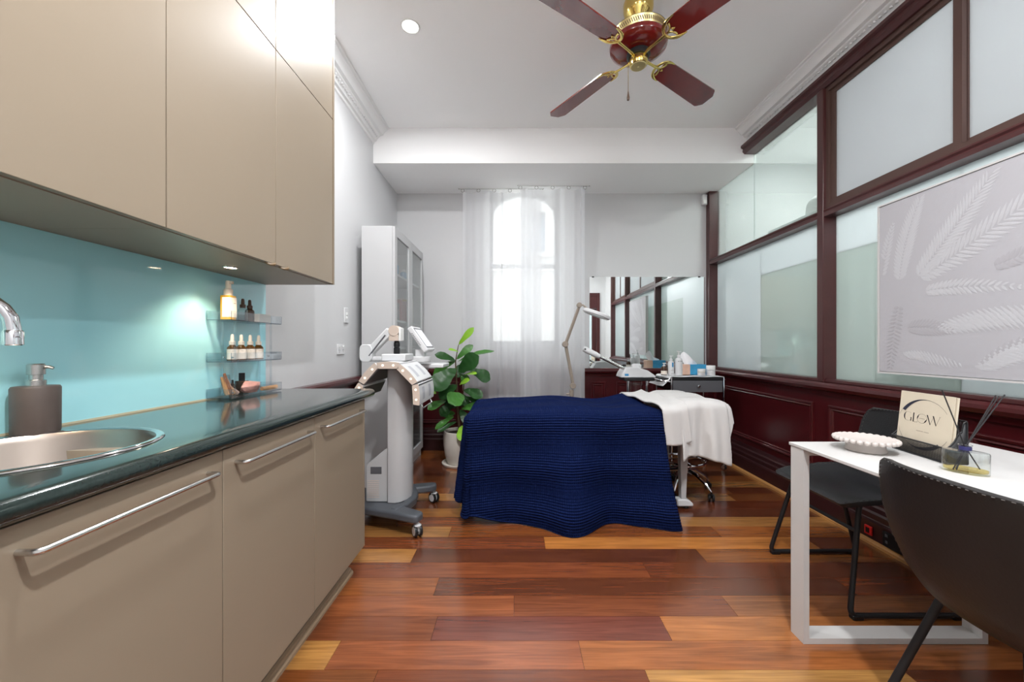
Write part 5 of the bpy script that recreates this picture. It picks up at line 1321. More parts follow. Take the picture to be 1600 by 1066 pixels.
drape('tray_liner', 'tissue', 'thin white cloth covering the top of the salon trolley', 'cloth', TX0 + 0.01, TX1 - 0.005, TY0 + 0.012, TY1 - 0.01, lambda x, y: TZ + 0.003 + 0.002 * math.sin(30 * x) * math.sin(21 * y), 0.13, 0.045, 0.004, 0.0,
      lambda x, y, dx, dy, r: 0.004 * math.sin(30 * y), rr=0.02, flare=0.72, nu=60, nv=40, thick=0.002, zmin=0.6)
TZt = TZ + 0.0095
def pump_bottle(name, label, px, Y, w_px, h_px, m, group=None, labelm=None, brand=False):
    x = PX(px, Y); r = w_px * Y / F / 2; h = h_px * Y / F
    t = thing(name, label, 'bottle', (x, Y, TZt), 0, group)
    bm = nb(); lathe(bm, [(r * 0.95, 0.0005), (r, 0.004), (r, h * 0.60), (r * 0.85, h * 0.68), (r * 0.36, h * 0.72), (r * 0.34, h * 0.74), (0, h * 0.74)], (x, Y, TZt), 20); obj('body', bm, m, t)
    bm = nb(); lathe(bm, [(r * 0.45, h * 0.735), (r * 0.45, h * 0.82), (r * 0.15, h * 0.84), (r * 0.15, h * 0.93), (0, h * 0.93)], (x, Y, TZt), 14)
    tube(bm, [(x - r * 0.5, Y, TZt + h * 0.97), (x + r * 0.1, Y, TZt + h * 0.96), (x + r * 0.75, Y, TZt + h * 0.97)], [0.006, 0.007, 0.004], 8, flat=0.6); obj('pump', bm, 'white_plastic', t)
    if labelm:
        bm = nb(); lathe(bm, [(r * 1.012, h * 0.06), (r * 1.012, h * 0.36)], (x, Y, TZt), 20, cap=False); obj('label', bm, labelm, t)
    return t, x, r, h
def front_print(parent, x, Y, r, z, rects, m, name='print'):
    bm = nb()
    for (u0, u1, z0, z1) in rects:
        n_ = 4; a0, a1 = -PI / 2 + u0, -PI / 2 + u1
        for k in range(n_):
            q0, q1 = a0 + (a1 - a0) * k / n_, a0 + (a1 - a0) * (k + 1) / n_
            bm.faces.new([bm.verts.new((x + math.cos(a) * (r + 0.0006), Y + math.sin(a) * (r + 0.0006), z + zz)) for a, zz in ((q0, z0), (q1, z0), (q1, z1), (q0, z1))])
    obj(name, bm, m, parent, smooth=False)
pump_bottle('pump_bottle', 'brown glass pump bottle with a white label on the trolley', 1037.5, 3.62, 9.0, 19, 'brown_glass', None, 'label_cream')
t, x, r, h = pump_bottle('pump_bottle', 'white pump bottle with a blue stripe on the trolley', 1048.5, 3.60, 9.4, 31, 'white_plastic', 'white pump bottles on the trolley')
front_print(t, x, 3.60, r, TZt, [(-0.1, 0.45, h * 0.42, h * 0.64)], 'ink_blue'); front_print(t, x, 3.60, r, TZt, [(-0.5, 0.6, h * 0.25, h * 0.265), (-0.4, 0.5, h * 0.08, h * 0.1)], 'ink_grey')
t, x, r, h = pump_bottle('pump_bottle', 'tallest white pump bottle beside the tissue box', 1060.5, 3.58, 11.0, 38.5, 'white_plastic', 'white pump bottles on the trolley')
front_print(t, x, 3.58, r, TZt, [(-0.6, -0.35, h * 0.565, h * 0.585), (-0.25, -0.05, h * 0.565, h * 0.58), (0.05, 0.3, h * 0.568, h * 0.585), (0.4, 0.75, h * 0.57, h * 0.59)], 'ink')
YT = 3.64; a, c = PX(1066, YT), PX(1104, YT)
tbx = thing('tissue_box', 'peach and blue tissue box with a tissue pulled up on the trolley', 'tissue box', ((a + c) / 2, YT + 0.05, TZt))
m_ = (a * 0.66 + c * 0.34)
bx('carton', 'box_blue', tbx, m_ - 0.002, c, YT, YT + 0.11, TZt, TZt + 0.098, bevel=0.002)
bx('carton_side', 'box_peach', tbx, a, m_ - 0.002, YT, YT + 0.11, TZt, TZt + 0.098, bevel=0.002)
bm = nb()
def tis(u, v):
    x = a + 0.045 + 0.12 * u - 0.035 * v * (1 - u); return Vector((x + 0.02 * v * (u - 0.7), YT + 0.05 + 0.02 * math.sin(7 * u) * (0.4 + v), TZt + 0.094 + v * (0.125 - 0.10 * max(0, u - 0.3) / 0.7) * (0.6 + 0.4 * math.sin(PI * min(1, u * 1.5)))))
grid(bm, tis, 18, 8); obj('tissue', bm, 'tissue', tbx, angle=60)
def jar(label, px, Y, w_px, h_px, capm):
    x = PX(px, Y); r = w_px * Y / F / 2; h = h_px * Y / F
    t = thing('cream_jar', label, 'jar', (x, Y, TZt), 0, 'cream jars on the trolley')
    bm = nb(); lathe(bm, [(r * 0.94, 0.0005), (r, 0.004), (r, h * 0.52), (r * 0.93, h * 0.55), (0, h * 0.55)], (x, Y, TZt), 24); obj('body', bm, 'white_plastic', t)
    bm = nb(); lathe(bm, [(r * 1.0, h * 0.56), (r * 1.02, h * 0.58), (r * 1.02, h * 0.97), (r * 0.97, h), (0, h)], (x, Y, TZt), 24); obj('lid', bm, 'white_gloss', t)
    if capm:
        bm = nb(); lathe(bm, [(r * 0.99, h * 0.535), (r * 1.025, h * 0.54), (r * 1.025, h * 0.575), (r * 0.99, h * 0.58)], (x, Y, TZt), 24, cap=False); obj('gold_band', bm, capm, t)
    front_print(t, x, Y, r, TZt, [(-0.5, 0.0, h * 0.3, h * 0.32), (-0.4, 0.2, h * 0.2, h * 0.215)], 'ink_grey')
jar('small white cream jar with a gold band in front of the blue tissue box', 1096, 3.55, 11.5, 10.5, 'brass_pale'); jar('large white cream jar on the trolley beside the tissue box', 1110.5, 3.58, 13, 15.5, None)
# basket on the lower shelf
bkx, bky, bkz = 1.76, 3.62, 0.2728
bk = thing('mesh_basket', 'white perforated basket holding a red tool on the trolley shelf', 'basket', (bkx, bky, bkz))
bm = nb()
for (x0_, x1_, y0_, y1_, z0_, z1_) in ((-0.1, 0.1, -0.07, 0.07, 0, 0.004), (-0.1, -0.096, -0.07, 0.07, 0.004, 0.02), (0.096, 0.1, -0.07, 0.07, 0.004, 0.02), (-0.1, 0.1, -0.07, -0.066, 0.004, 0.02), (-0.1, 0.1, 0.066, 0.07, 0.004, 0.02),
                                       (-0.102, -0.096, -0.072, 0.072, 0.13, 0.145), (0.096, 0.102, -0.072, 0.072, 0.13, 0.145), (-0.102, 0.102, -0.072, -0.066, 0.13, 0.145), (-0.102, 0.102, 0.066, 0.072, 0.13, 0.145)):
    box(bm, bkx + x0_, bkx + x1_, bky + y0_, bky + y1_, bkz + z0_, bkz + z1_)
for k in range(14):
    for (xa, ya) in ((-0.1 + 0.2 * (k + 0.5) / 14, -0.069), (-0.1 + 0.2 * (k + 0.5) / 14, 0.067)): box(bm, bkx + xa - 0.004, bkx + xa + 0.004, bky + ya, bky + ya + 0.002, bkz + 0.02, bkz + 0.13)
for k in range(10):
    for xa in (-0.099, 0.097): y_ = -0.07 + 0.14 * (k + 0.5) / 10; box(bm, bkx + xa, bkx + xa + 0.002, bky + y_ - 0.004, bky + y_ + 0.004, bkz + 0.02, bkz + 0.13)
for z_ in (0.05, 0.08, 0.105):
    box(bm, bkx - 0.1, bkx + 0.1, bky - 0.0695, bky - 0.067, bkz + z_, bkz + z_ + 0.007); box(bm, bkx + 0.097, bkx + 0.0995, bky - 0.07, bky + 0.07, bkz + z_, bkz + z_ + 0.007); box(bm, bkx - 0.0995, bkx - 0.097, bky - 0.07, bky + 0.07, bkz + z_, bkz + z_ + 0.007)
obj('basket_weave', bm, 'white_plastic', bk, smooth=False)
bm = nb(); tube(bm, [(bkx + 0.0, bky, bkz + 0.02), (bkx + 0.01, bky, bkz + 0.13), (bkx + 0.04, bky, bkz + 0.17), (bkx + 0.075, bky, bkz + 0.165), (bkx + 0.09, bky, bkz + 0.135)], [0.02, 0.022, 0.024, 0.022, 0.016], 12)
tag(obj('red_tool', bm, 'red_plastic', angle=60), 'red curved tool handle poking out of the white basket', 'tool')

# ---- stool
STX, STY = 1.30, 2.98
so = thing('rolling_stool', 'chrome rolling stool with a foot ring behind the bed headrest', 'stool', (STX, STY, 0))
bm = nb(); lathe(bm, [(0, 0.40), (0.13, 0.40), (0.165, 0.42), (0.17, 0.45), (0.155, 0.475), (0.1, 0.482), (0, 0.482)], (STX, STY, 0), 36); obj('seat', bm, 'black_plastic', so)
bm = nb(); cyl(bm, (STX, STY, 0.13), (STX, STY, 0.40), 0.022, 16); obj('gas_column', bm, 'chrome', so)
bm = nb(); tube(bm, [(STX + 0.16 * math.cos(a), STY + 0.16 * math.sin(a), 0.245) for a in (2 * PI * k / 40 for k in range(40))], 0.010, 8, closed=True); obj('foot_ring', bm, 'chrome', so)
for k in range(3):
    a = 2 * PI * k / 3 + 0.5; bm = nb(); cyl(bm, (STX, STY, 0.245), (STX + 0.155 * math.cos(a), STY + 0.155 * math.sin(a), 0.245), 0.006, 8); obj('ring_spoke', bm, 'chrome', so)
for k in range(5):
    a = math.radians(-58 + 72 * k); bm = nb(); c, s = math.cos(a), math.sin(a)
    tube(bm, [(STX + 0.015 * c, STY + 0.015 * s, 0.175), (STX + 0.1 * c, STY + 0.1 * s, 0.16), (STX + 0.19 * c, STY + 0.19 * s, 0.105), (STX + 0.225 * c, STY + 0.225 * s, 0.065)], [0.017, 0.016, 0.013, 0.011], 10); obj('base_leg', bm, 'chrome', so)
    caster(so, STX + 0.225 * c, STY + 0.225 * s, 0.026, 0.022, a + 0.7, 'black_plastic', 'black_plastic', 0.066)

# ================================================================== CONSULTING TABLE
KX0, KX1, KY0, KY1, KZ = 1.09, 1.79, 0.32, 1.53, 0.75
dk = thing('consulting_table', 'white rectangular table with flat loop legs beside the partition wall', 'table', ((KX0 + KX1) / 2, (KY0 + KY1) / 2, 0))
bx('tabletop', 'desk_white', dk, KX0 - 0.003, KX1 + 0.003, KY0, KY1, KZ - 0.012, KZ, bevel=0.002)
for y0, y1 in ((KY1 - 0.075, KY1 - 0.008), (KY0 + 0.008, KY0 + 0.075)):
    bm = nb(); t_ = 0.022
    box(bm, KX0, KX0 + t_, y0, y1, 0.0008, KZ - 0.0125); box(bm, KX1 - t_, KX1, y0, y1, 0.0008, KZ - 0.0125)
    box(bm, KX0 + t_, KX1 - t_, y0, y1, 0.0008, t_); box(bm, KX0 + t_, KX1 - t_, y0, y1, KZ - 0.0125 - t_, KZ - 0.0125)
    obj('loop_leg', bm, 'desk_white', dk, smooth=False)

# ---- bucket chairs with sled legs
def make_chair(name, label, loc, rot, shell_mat):
    t = thing(name, label, 'chair', loc, rot, 'black bucket chairs at the table')
    prof = [(0.255, 0.448, 0.20, 0.0), (0.245, 0.458, 0.222, 0.0), (0.18, 0.458, 0.238, 0.008), (0.08, 0.445, 0.242, 0.02), (-0.04, 0.432, 0.238, 0.04), (-0.13, 0.432, 0.228, 0.06), (-0.19, 0.455, 0.222, 0.055),
            (-0.225, 0.51, 0.222, 0.045), (-0.242, 0.58, 0.226, 0.036), (-0.254, 0.66, 0.228, 0.03), (-0.264, 0.74, 0.222, 0.026), (-0.271, 0.79, 0.205, 0.022), (-0.273, 0.805, 0.185, 0.02)]
    n = len(prof) - 1
    def fn(u, v, inset=0.0):
        k = u * n; i = min(int(k), n - 1); f = k - i
        x, z, w, c = (prof[i][j] * (1 - f) + prof[i + 1][j] * f for j in range(4))
        a = prof[i]; b_ = prof[i + 1]; d = Vector((b_[0] - a[0], 0, b_[1] - a[1])).normalized(); nn = Vector((-d.z, 0, d.x))
        if nn.z < 0 and u < 0.4: nn = -nn
        if u >= 0.4 and nn.x < 0: nn = -nn
        q = (v - 0.5) * 2
        up = Vector((0.35, 0, 1)) if u < 0.5 else Vector((1, 0, 0.25))
        mixu = min(1, max(0, (u - 0.3) / 0.3)); up = Vector((0.0, 0, 1)) * (1 - mixu) + Vector((1, 0, 0.0)) * mixu
        return Vector((x, w * q, z)) + up * (c * 1.8 * abs(q) ** 2.6)
    bm = nb(); grid(bm, fn, 40, 24)
    sh = obj('seat_shell', bm, shell_mat, t, local=True, angle=180)
    md = sh.modifiers.new('thickness', 'SOLIDIFY'); md.thickness = 0.02; md.offset = 0
    md = sh.modifiers.new('bevel', 'BEVEL'); md.width = 0.007; md.segments = 3; md.limit_method = 'ANGLE'; md.angle_limit = math.radians(50)
    # stitched edge
    bm = nb(); e0, e1 = 0.018, 0.982
    path = [(e0 + (e1 - e0) * i / 90, e0) for i in range(91)] + [(e1, e0 + (e1 - e0) * j / 50) for j in range(1, 51)] + [(e1 - (e1 - e0) * i / 90, e1) for i in range(1, 91)] + [(e0, e1 - (e1 - e0) * j / 50) for j in range(1, 50)]
    def nrm_at(u, v):
        h = 0.008; du = fn(min(1, u + h), v) - fn(max(0, u - h), v); dv = fn(u, min(1, v + h)) - fn(u, max(0, v - h)); return du.cross(dv).normalized()
    for (p, q) in list(zip(path, path[1:]))[::2]:
        a, b_ = fn(*p), fn(*q); n_ = nrm_at(*p); d = b_ - a
        for sg in (-1, 1): tube(bm, [a + d * 0.1 + n_ * sg * 0.0105, a + d * 0.9 + n_ * sg * 0.0105], 0.0016, 4)
    st_ = obj('stitching', bm, 'thread', sh, local=True); st_['kind'] = 'stuff'
    for s in (-1, 1):
        y0 = s * 0.19; y1 = s * 0.25
        bm = nb()
        pts = fillet([(0.17, y0, 0.445), (0.262, y1, 0.014), (-0.205, y1, 0.014), (-0.06, y0, 0.425)], 0.035, 6)
        tube(bm, pts, 0.0105, 12); obj('sled_leg', bm, 'black_metal', t, local=True)
        for x in (0.235, -0.18):
            bm = nb(); box(bm, x - 0.022, x + 0.022, y1 - 0.013, y1 + 0.013, 0.0005, 0.018); obj('glide', bm, 'black_plastic', t, local=True, bevel=0.003)
    bm = nb(); tube(bm, [(0.192, -0.205, 0.34), (0.192, 0.205, 0.34)], 0.008, 10); obj('stretcher', bm, 'black_metal', t, local=True)
    bm = nb(); tube(bm, [(0.16, -0.185, 0.435), (0.16, 0.185, 0.435)], 0.009, 8); obj('seat_bar', bm, 'black_metal', t, local=True)
    bm = nb(); tube(bm, [(-0.065, -0.185, 0.415), (-0.065, 0.185, 0.415)], 0.009, 8); obj('seat_bar', bm, 'black_metal', t, local=True)
    return t
make_chair('bucket_chair', 'black leather bucket chair with its back to the wood panelled wall', (1.645, 1.84, 0), PI, 'leather')
make_chair('bucket_chair', 'dark brown-black leather bucket chair tucked under the white table', (1.318, 0.93, 0), 0.0, 'leather_brown')

# ---- scalloped dish
DXc, DYc = PX(1352, 1.40), 1.40
ds = thing('scalloped_dish', 'blush white footed dish with a scalloped beaded rim on the table', 'dish', (DXc, DYc, KZ))
bm = nb(); lathe(bm, [(0.058, 0.0006), (0.06, 0.004), (0.056, 0.012), (0.056, 0.028), (0.07, 0.034), (0.086, 0.042), (0.088, 0.047), (0.08, 0.047), (0.06, 0.040), (0, 0.038)], (DXc, DYc, KZ), 48); obj('dish_body', bm, 'ceramic_blush', ds)
for k in range(28):
    a = 2 * PI * k / 28; bm = nb(); lathe(bm, [(0, -0.009), (0.007, -0.006), (0.0095, 0), (0.007, 0.006), (0, 0.008)], (DXc + 0.087 * math.cos(a), DYc + 0.087 * math.sin(a), KZ + 0.042), 8); obj('rim_bead', bm, 'ceramic_blush', ds, angle=180)

# ---- menu card in a black mesh holder
HX, HYc, HROT = 1.43, 1.335, 0.0
hl = thing('mesh_card_holder', 'black wire mesh holder with scalloped sides on the table', 'holder', (1.425, 1.33, KZ), math.radians(-97))
# local: x along the width (towards the camera = +x), -y... the face looks along local -y
LEAN = Matrix.Rotation(math.radians(-7), 4, 'X')
HW = 0.102
bm = nb()
for x in (-HW, HW):
    tube(bm, fillet([(x, -0.03, 0.003), (x, -0.033, 0.05), (x, -0.02, 0.06), (x, -0.008, 0.075), (x, 0.004, 0.10), (x, 0.012, 0.105), (x, 0.018, 0.135), (x, 0.028, 0.14), (x, 0.03, 0.003)], 0.008), 0.0022, 6)
for (y, z) in ((-0.03, 0.003), (-0.033, 0.052), (0.03, 0.003), (0.028, 0.14)): tube(bm, [(-HW, y, z), (HW, y, z)], 0.0022, 6)
obj('wire_frame', bm, 'black_metal', hl, local=True)
def mesh_panel(pts4, nu, nv):
    bm = nb(); a, b_, c, d = (Vector(p) for p in pts4)
    for i in range(nu + 1): u = i / nu; tube(bm, [a.lerp(b_, u), d.lerp(c, u)], 0.0007, 3, cap=False)
    for j in range(nv + 1): v = j / nv; tube(bm, [a.lerp(d, v), b_.lerp(c, v)], 0.0007, 3, cap=False)
    return bm
for pts in (((-HW, -0.031, 0.004), (HW, -0.031, 0.004), (HW, -0.033, 0.052), (-HW, -0.033, 0.052)), ((-HW, 0.03, 0.004), (HW, 0.03, 0.004), (HW, 0.028, 0.138), (-HW, 0.028, 0.138))):
    q = obj('mesh_panel', mesh_panel(pts, 70, 16 if pts[0][1] < 0 else 44), 'black_metal', hl, local=True); q['kind'] = 'stuff'
for x in (-HW, HW):
    bm = nb(); V = [bm.verts.new((x, y, z)) for y, z in ((-0.03, 0.004), (0.029, 0.004), (0.027, 0.137), (0.018, 0.133), (0.012, 0.104), (0.003, 0.099), (-0.009, 0.074), (-0.021, 0.059), (-0.032, 0.05))]
    bm.faces.new(V); obj('side_plate', bm, 'black_metal', hl, local=True, solid=0.001)
bm = nb(); box(bm, -HW, HW, -0.03, 0.03, 0.0006, 0.003); obj('bottom_plate', bm, 'black_metal', hl, local=True)

cd = thing('menu_card', 'cream GLOW menu cards with a thin black circle standing in the mesh holder', 'menu', (1.425, 1.33, KZ), math.radians(-97))
CW, CH0, CH1 = 0.098, 0.006, 0.216
def lean(v, yoff):           # (x, up) on the card face to local space
    x, z = v; return Vector((x, -0.024 + yoff + z * 0.10, 0.0 + z))
bm = nb()
A = [bm.verts.new(lean(p, 0.0)) for p in ((-CW, CH0), (CW, CH0), (CW, CH1), (-CW, CH1))]; B = [bm.verts.new(lean(p, 0.004)) for p in ((-CW, CH0), (CW, CH0), (CW, CH1), (-CW, CH1))]
fs_ = [bm.faces.new(A), bm.faces.new(B)] + [bm.faces.new((A[k], A[(k + 1) % 4], B[(k + 1) % 4], B[k])) for k in range(4)]; bmesh.ops.recalc_face_normals(bm, faces=fs_)
card = obj('front_card', bm, 'paper_cream', cd, local=True, smooth=False)
bm = nb(); A = [bm.verts.new(lean(p, 0.006)) for p in ((-CW + 0.004, CH0), (CW + 0.003, CH0), (CW + 0.003, CH1 - 0.002), (-CW + 0.004, CH1 - 0.002))]; B = [bm.verts.new(lean(p, 0.012)) for p in ((-CW + 0.004, CH0), (CW + 0.003, CH0), (CW + 0.003, CH1 - 0.002), (-CW + 0.004, CH1 - 0.002))]
fs_ = [bm.faces.new(A), bm.faces.new(B)] + [bm.faces.new((A[k], A[(k + 1) % 4], B[(k + 1) % 4], B[k])) for k in range(4)]; bmesh.ops.recalc_face_normals(bm, faces=fs_)
obj('back_card', bm, 'paper_cream', cd, local=True, smooth=False)
def arc_strip(bm, cx, cz, rx, rz, a0, a1, thick, n=48, off=-0.0006):
    """stroke along an ellipse; thick(t) = width at t in 0..1, drawn inwards"""
    prev = None
    for k in range(n + 1):
        t = k / n; a = math.radians(a0 + (a1 - a0) * t); w = thick(t)
        o_ = bm.verts.new(lean((cx + rx * math.cos(a), cz + rz * math.sin(a)), off)); i_ = bm.verts.new(lean((cx + (rx - w) * math.cos(a), cz + (rz - w) * math.sin(a)), off))
        if prev: bm.faces.new((prev[0], o_, i_, prev[1]))
        prev = (o_, i_)
def stroke(bm, pts, off=-0.0006): bm.faces.new([bm.verts.new(lean(p, off)) for p in pts])
bm = nb()      # the large circle, swelling at the upper left and lower right
RC, cz0 = 0.098, 0.108
arc_strip(bm, 0, cz0, 0.0975, 0.0865, 35, 165, lambda t: 0.0007 + 0.0115 * max(0.0, math.sin(PI * min(1, max(0, (t - 0.30) / 0.58)) * 0.5)) ** 2.2 * (1 if t < 0.88 else 0), 90)
arc_strip(bm, 0, cz0, 0.0975, 0.0865, 195, 335, lambda t: 0.0007 + 0.0115 * max(0.0, math.sin(PI * min(1, max(0, (t - 0.22) / 0.5)) * 0.5)) ** 2.2 * (1 if t < 0.85 else 0), 90)
obj('circle_print', bm, 'ink_navy', card, local=True, smooth=False)
bm = nb(); lz, lh = 0.112, 0.032      # G L O W
arc_strip(bm, -0.060, lz + lh / 2, 0.0165, lh / 2, 50, 325, lambda t: 0.0004 + 0.0042 * math.sin(PI * min(1, max(0, (t - 0.18) / 0.6))) ** 2, 60)
stroke(bm, [(-0.049, lz + 0.001), (-0.046, lz + 0.001), (-0.046, lz + 0.013), (-0.049, lz + 0.013)])
stroke(bm, [(-0.049, lz + 0.012), (-0.046, lz + 0.013), (-0.0445, lz + 0.0135), (-0.051, lz + 0.0135)])
stroke(bm, [(-0.040, lz), (-0.0362, lz), (-0.0362, lz + lh), (-0.040, lz + lh)])
stroke(bm, [(-0.040, lz), (-0.023, lz), (-0.023, lz + 0.0007), (-0.040, lz + 0.0007)]); stroke(bm, [(-0.023, lz), (-0.0224, lz), (-0.0224, lz + 0.007), (-0.023, lz + 0.005)])
arc_strip(bm, -0.006, lz + lh / 2, 0.0185, lh / 2, 20, 380, lambda t: 0.0005 + 0.0038 * max(math.exp(-((t - 0.40) / 0.07) ** 2), math.exp(-((t - 0.86) / 0.07) ** 2)), 72)
wx = 0.010
stroke(bm, [(wx, lz + lh), (wx + 0.0045, lz + lh), (wx + 0.0165, lz + 0.001), (wx + 0.0145, lz)]); stroke(bm, [(wx + 0.0145, lz), (wx + 0.0155, lz), (wx + 0.0262, lz + lh), (wx + 0.0256, lz + lh)])
stroke(bm, [(wx + 0.0215, lz + lh), (wx + 0.026, lz + lh), (wx + 0.0375, lz + 0.001), (wx + 0.0355, lz)]); stroke(bm, [(wx + 0.0355, lz), (wx + 0.0365, lz), (wx + 0.0475, lz + lh), (wx + 0.0469, lz + lh)])
stroke(bm, [(wx + 0.0445, lz + lh - 0.0005), (wx + 0.05, lz + lh - 0.0005), (wx + 0.05, lz + lh), (wx + 0.0445, lz + lh)])
obj('title_print', bm, 'ink', card, local=True, smooth=False)
bm = nb()      # small print, unreadable at this size
for k in range(9): x = -0.0165 + k * 0.0024; stroke(bm, [(x, lz + 0.0148), (x + 0.0017, lz + 0.0148), (x + 0.0017, lz + 0.0168), (x, lz + 0.0168)])
for k in range(18):
    if k != 10: x = -0.022 + k * 0.0026; stroke(bm, [(x, 0.083), (x + 0.0018, 0.083), (x + 0.0018, 0.0852), (x, 0.0852)])
obj('small_print', bm, 'ink_grey', card, local=True, smooth=False)

# ---- reed diffuser
RX, RY = 1.352, 1.155
rd = thing('reed_diffuser', 'clear oval glass reed diffuser with navy collar and black reeds on the table', 'diffuser', (RX, RY, KZ))
MR = Matrix.Rotation(math.radians(-52), 3, 'Z')
bm = nb(); lathe(bm, [(0.040, 0.0006), (0.043, 0.003), (0.0435, 0.062), (0.042, 0.066), (0.015, 0.0675), (0.0105, 0.068), (0.0105, 0.076)], (RX, RY, KZ), 36, 1.12, 0.62, M=MR, cap=False); lathe(bm, [(0, 0.0006), (0.040, 0.0006)], (RX, RY, KZ), 36, 1.12, 0.62, M=MR, cap=False); obj('glass_bottle', bm, 'bottle_glass', rd)
bm = nb(); lathe(bm, [(0, 0.007), (0.0395, 0.007), (0.0405, 0.009), (0.0405, 0.0155), (0, 0.0155)], (RX, RY, KZ), 36, 1.12, 0.62, M=MR); obj('scented_oil', bm, 'oil_yellow', rd)
bm = nb(); lathe(bm, [(0.0112, 0.0685), (0.0135, 0.069), (0.0135, 0.0795), (0.0112, 0.080)], (RX, RY, KZ), 24, cap=False); obj('collar', bm, 'navy_band', rd)
bm = nb(); lathe(bm, [(0.0105, 0.076), (0.0105, 0.081), (0.0148, 0.0825), (0.0148, 0.0855), (0.011, 0.086)], (RX, RY, KZ), 24, cap=False); obj('glass_lip', bm, 'bottle_glass', rd)
def reed(tipx, tipy, botx, dy):
    top_ = P(tipx, tipy, RY + dy); mouth = Vector((RX + (0.003 if tipx > 1500 else -0.003), RY, KZ + 0.082))
    d = (mouth - top_); k = (mouth.z - (KZ + 0.01)) / -d.z
    bot = mouth + Vector(((PX(botx, RY) - mouth.x), -dy * 0.2, KZ + 0.0105 - mouth.z))
    bm = nb(); tube(bm, [top_, mouth, bot], 0.0017, 6); obj('reed', bm, 'reed', rd)
reed(1472, 610, 1531, 0.0); reed(1556, 618, 1489, 0.0); reed(1560, 620, 1492, 0.02); reed(1570, 617, 1496, -0.02)

# ================================================================== ON THE PARTITION
# ---- painting
AY0, AY1, AZ0, AZ1, AXF = 1.335, 2.215, 0.975, 1.935, 2.085
pt = thing('palm_painting', 'large pale canvas painting of white palm fronds hung on the glass partition', 'painting', (2.12, (AY0 + AY1) / 2, AZ0))
bx('canvas', 'canvas', pt, AXF + 0.004, AXF + 0.03, AY0 + 0.012, AY1 - 0.012, AZ0 + 0.012, AZ1 - 0.012, smooth=False)
bm = nb(); fw = 0.009
box(bm, AXF, AXF + 0.042, AY0, AY0 + fw, AZ0, AZ1); box(bm, AXF, AXF + 0.042, AY1 - fw, AY1, AZ0, AZ1); box(bm, AXF, AXF + 0.042, AY0 + fw, AY1 - fw, AZ0, AZ0 + fw); box(bm, AXF, AXF + 0.042, AY0 + fw, AY1 - fw, AZ1 - fw, AZ1)
obj('frame', bm, 'picture_frame', pt, smooth=False)
bx('hanging_cleat', 'picture_frame', pt, AXF + 0.03, XG - 0.003, AY0 + 0.3, AY1 - 0.3, AZ1 - 0.2, AZ1 - 0.14, smooth=False)
AW, AH = AY1 - AY0, AZ1 - AZ0
def ap(s, t, lift=0.0): return Vector((AXF + 0.0035 - lift, AY1 - s * AW, AZ0 + t * AH))       # s to the right, t up
def inside(s, t): return 0.02 < s < 0.98 and 0.02 < t < 0.98
def frond(p0, p1, p2, ln, m, n=22, sides=(-1, 1), ang=50, wmul=1.0, stem='paint_grey'):
    c = [Vector((q.x, q.y)) for q in bez((p0[0], p0[1], 0), (p1[0], p1[1], 0), (p2[0], p2[1], 0), n)]
    bm = nb(); cnt = 0
    for k in range(1, n + 1):
        d = (c[k] - c[k - 1]).normalized(); f = k / n
        for sd_ in sides:
            a = math.radians(ang * (1 - 0.35 * f)) * sd_
            e = Vector((d.x * math.cos(a) - d.y * math.sin(a), d.x * math.sin(a) + d.y * math.cos(a)))
            L = ln * math.sin(PI * (0.14 + 0.80 * f)) ** 0.7; w = 0.0165 * wmul * (0.7 + 0.6 * (1 - f))
            nn = Vector((-e.y, e.x)); base = c[k]
            ring = []
            for (u, q) in ((0.0, 0.25), (0.3, 1.0), (0.7, 0.8), (1.0, 0.05)):
                ring.append((base + e * L * u + nn * w * q * 0.5, base + e * L * u - nn * w * q * 0.5, base + e * L * u, 0.0003 + 0.0008 * q))
            if not all(inside(pp.x, pp.y) for r_ in ring for pp in r_[:2]): continue
            for r0_, r1_ in zip(ring, ring[1:]):
                A0, B0, M0 = bm.verts.new(ap(r0_[0].x, r0_[0].y, 0.0002)), bm.verts.new(ap(r0_[1].x, r0_[1].y, 0.0002)), bm.verts.new(ap(r0_[2].x, r0_[2].y, r0_[3]))
                A1, B1, M1 = bm.verts.new(ap(r1_[0].x, r1_[0].y, 0.0002)), bm.verts.new(ap(r1_[1].x, r1_[1].y, 0.0002)), bm.verts.new(ap(r1_[2].x, r1_[2].y, r1_[3]))
                bm.faces.new((A0, A1, M1, M0)); bm.faces.new((M0, M1, B1, B0))
            cnt += 1
    if cnt: obj('painted_frond', bm, m, pt, angle=180)
frond((0.14, 0.52), (0.16, 0.75), (0.27, 0.97), 0.085, 'paint_white', 26)
frond((0.24, 0.53), (0.42, 0.72), (0.62, 0.97), 0.10, 'paint_white', 28)
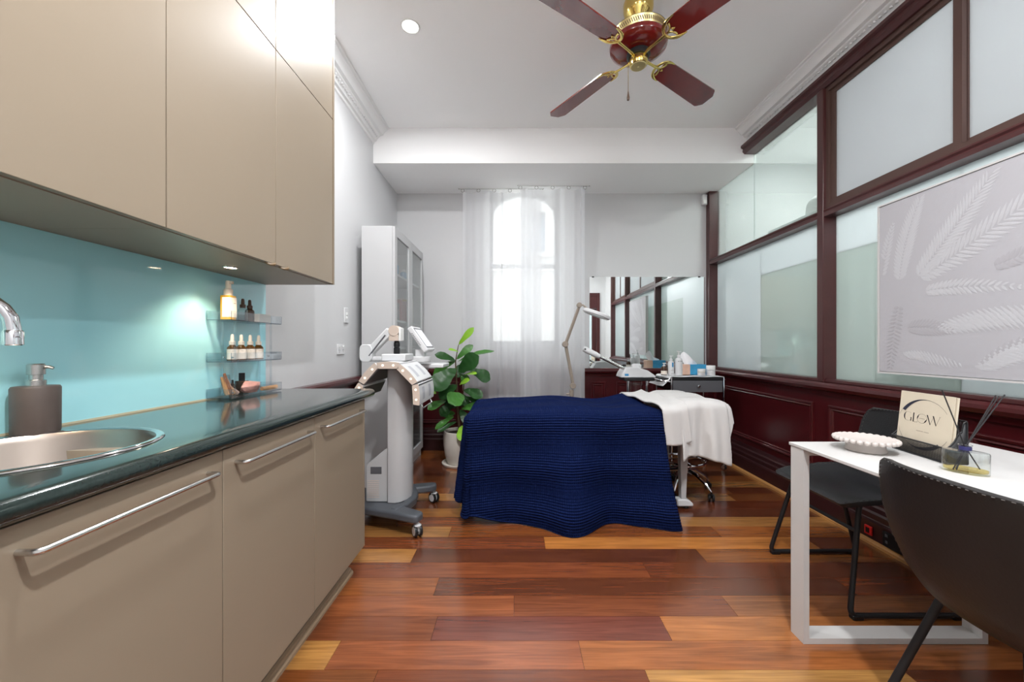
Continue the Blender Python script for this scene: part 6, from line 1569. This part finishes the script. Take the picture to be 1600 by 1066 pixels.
frond((0.25, 0.52), (0.55, 0.66), (0.96, 0.90), 0.10, 'paint_white', 30)
frond((0.03, 0.56), (0.05, 0.72), (0.10, 0.86), 0.05, 'paint_white', 14)
frond((0.28, 0.45), (0.42, 0.47), (0.70, 0.42), 0.06, 'paint_white', 18)
frond((0.14, 0.40), (0.10, 0.22), (0.08, 0.02), 0.05, 'paint_grey', 18, ang=80)
frond((0.18, 0.26), (0.26, 0.27), (0.42, 0.24), 0.07, 'paint_grey', 14)
frond((0.15, 0.12), (0.26, 0.17), (0.46, 0.08), 0.09, 'paint_white', 16, sides=(-1,), ang=60)
frond((0.33, 0.26), (0.58, 0.40), (0.96, 0.30), 0.15, 'paint_white', 26, sides=(-1,), ang=62, wmul=1.2)
frond((0.52, 0.05), (0.66, 0.24), (0.97, 0.24), 0.15, 'paint_white', 24, sides=(-1,), ang=62, wmul=1.2)
frond((0.60, 0.52), (0.72, 0.56), (0.95, 0.60), 0.06, 'paint_grey', 16)
frond((0.55, 0.05), (0.68, 0.2), (0.95, 0.22), 0.05, 'paint_grey', 16, sides=(1,))

# ---- sockets low on the skirting
def skirting_socket(name, label, cat, y0, y1, z0, z1, m, rockers, rm):
    xf = XF + 0.02 - 0.062
    t = thing(name, label, cat, (xf, (y0 + y1) / 2, z0))
    bx('plate', m, t, xf - 0.011, xf - 0.0006, y0, y1, z0, z1, bevel=0.002)
    for (a, b_, c, d_) in rockers: bx('rocker', rm, t, xf - 0.015, xf - 0.0112, y0 + a, y0 + b_, z0 + c, z0 + d_, bevel=0.001)
skirting_socket('isolator_switch', 'small red isolator switch on the dark skirting under the chair', 'switch', 2.19, 2.235, 0.045, 0.095, 'red_plastic', [(0.012, 0.033, 0.012, 0.04)], 'black_plastic')
skirting_socket('black_power_point', 'black double power point on the dark skirting behind the chair', 'power point', 1.99, 2.125, 0.03, 0.11, 'black_plastic', [(0.018, 0.034, 0.055, 0.07), (0.1, 0.116, 0.055, 0.07), (0.02, 0.032, 0.02, 0.035), (0.102, 0.114, 0.02, 0.035)], 'grey_plastic')
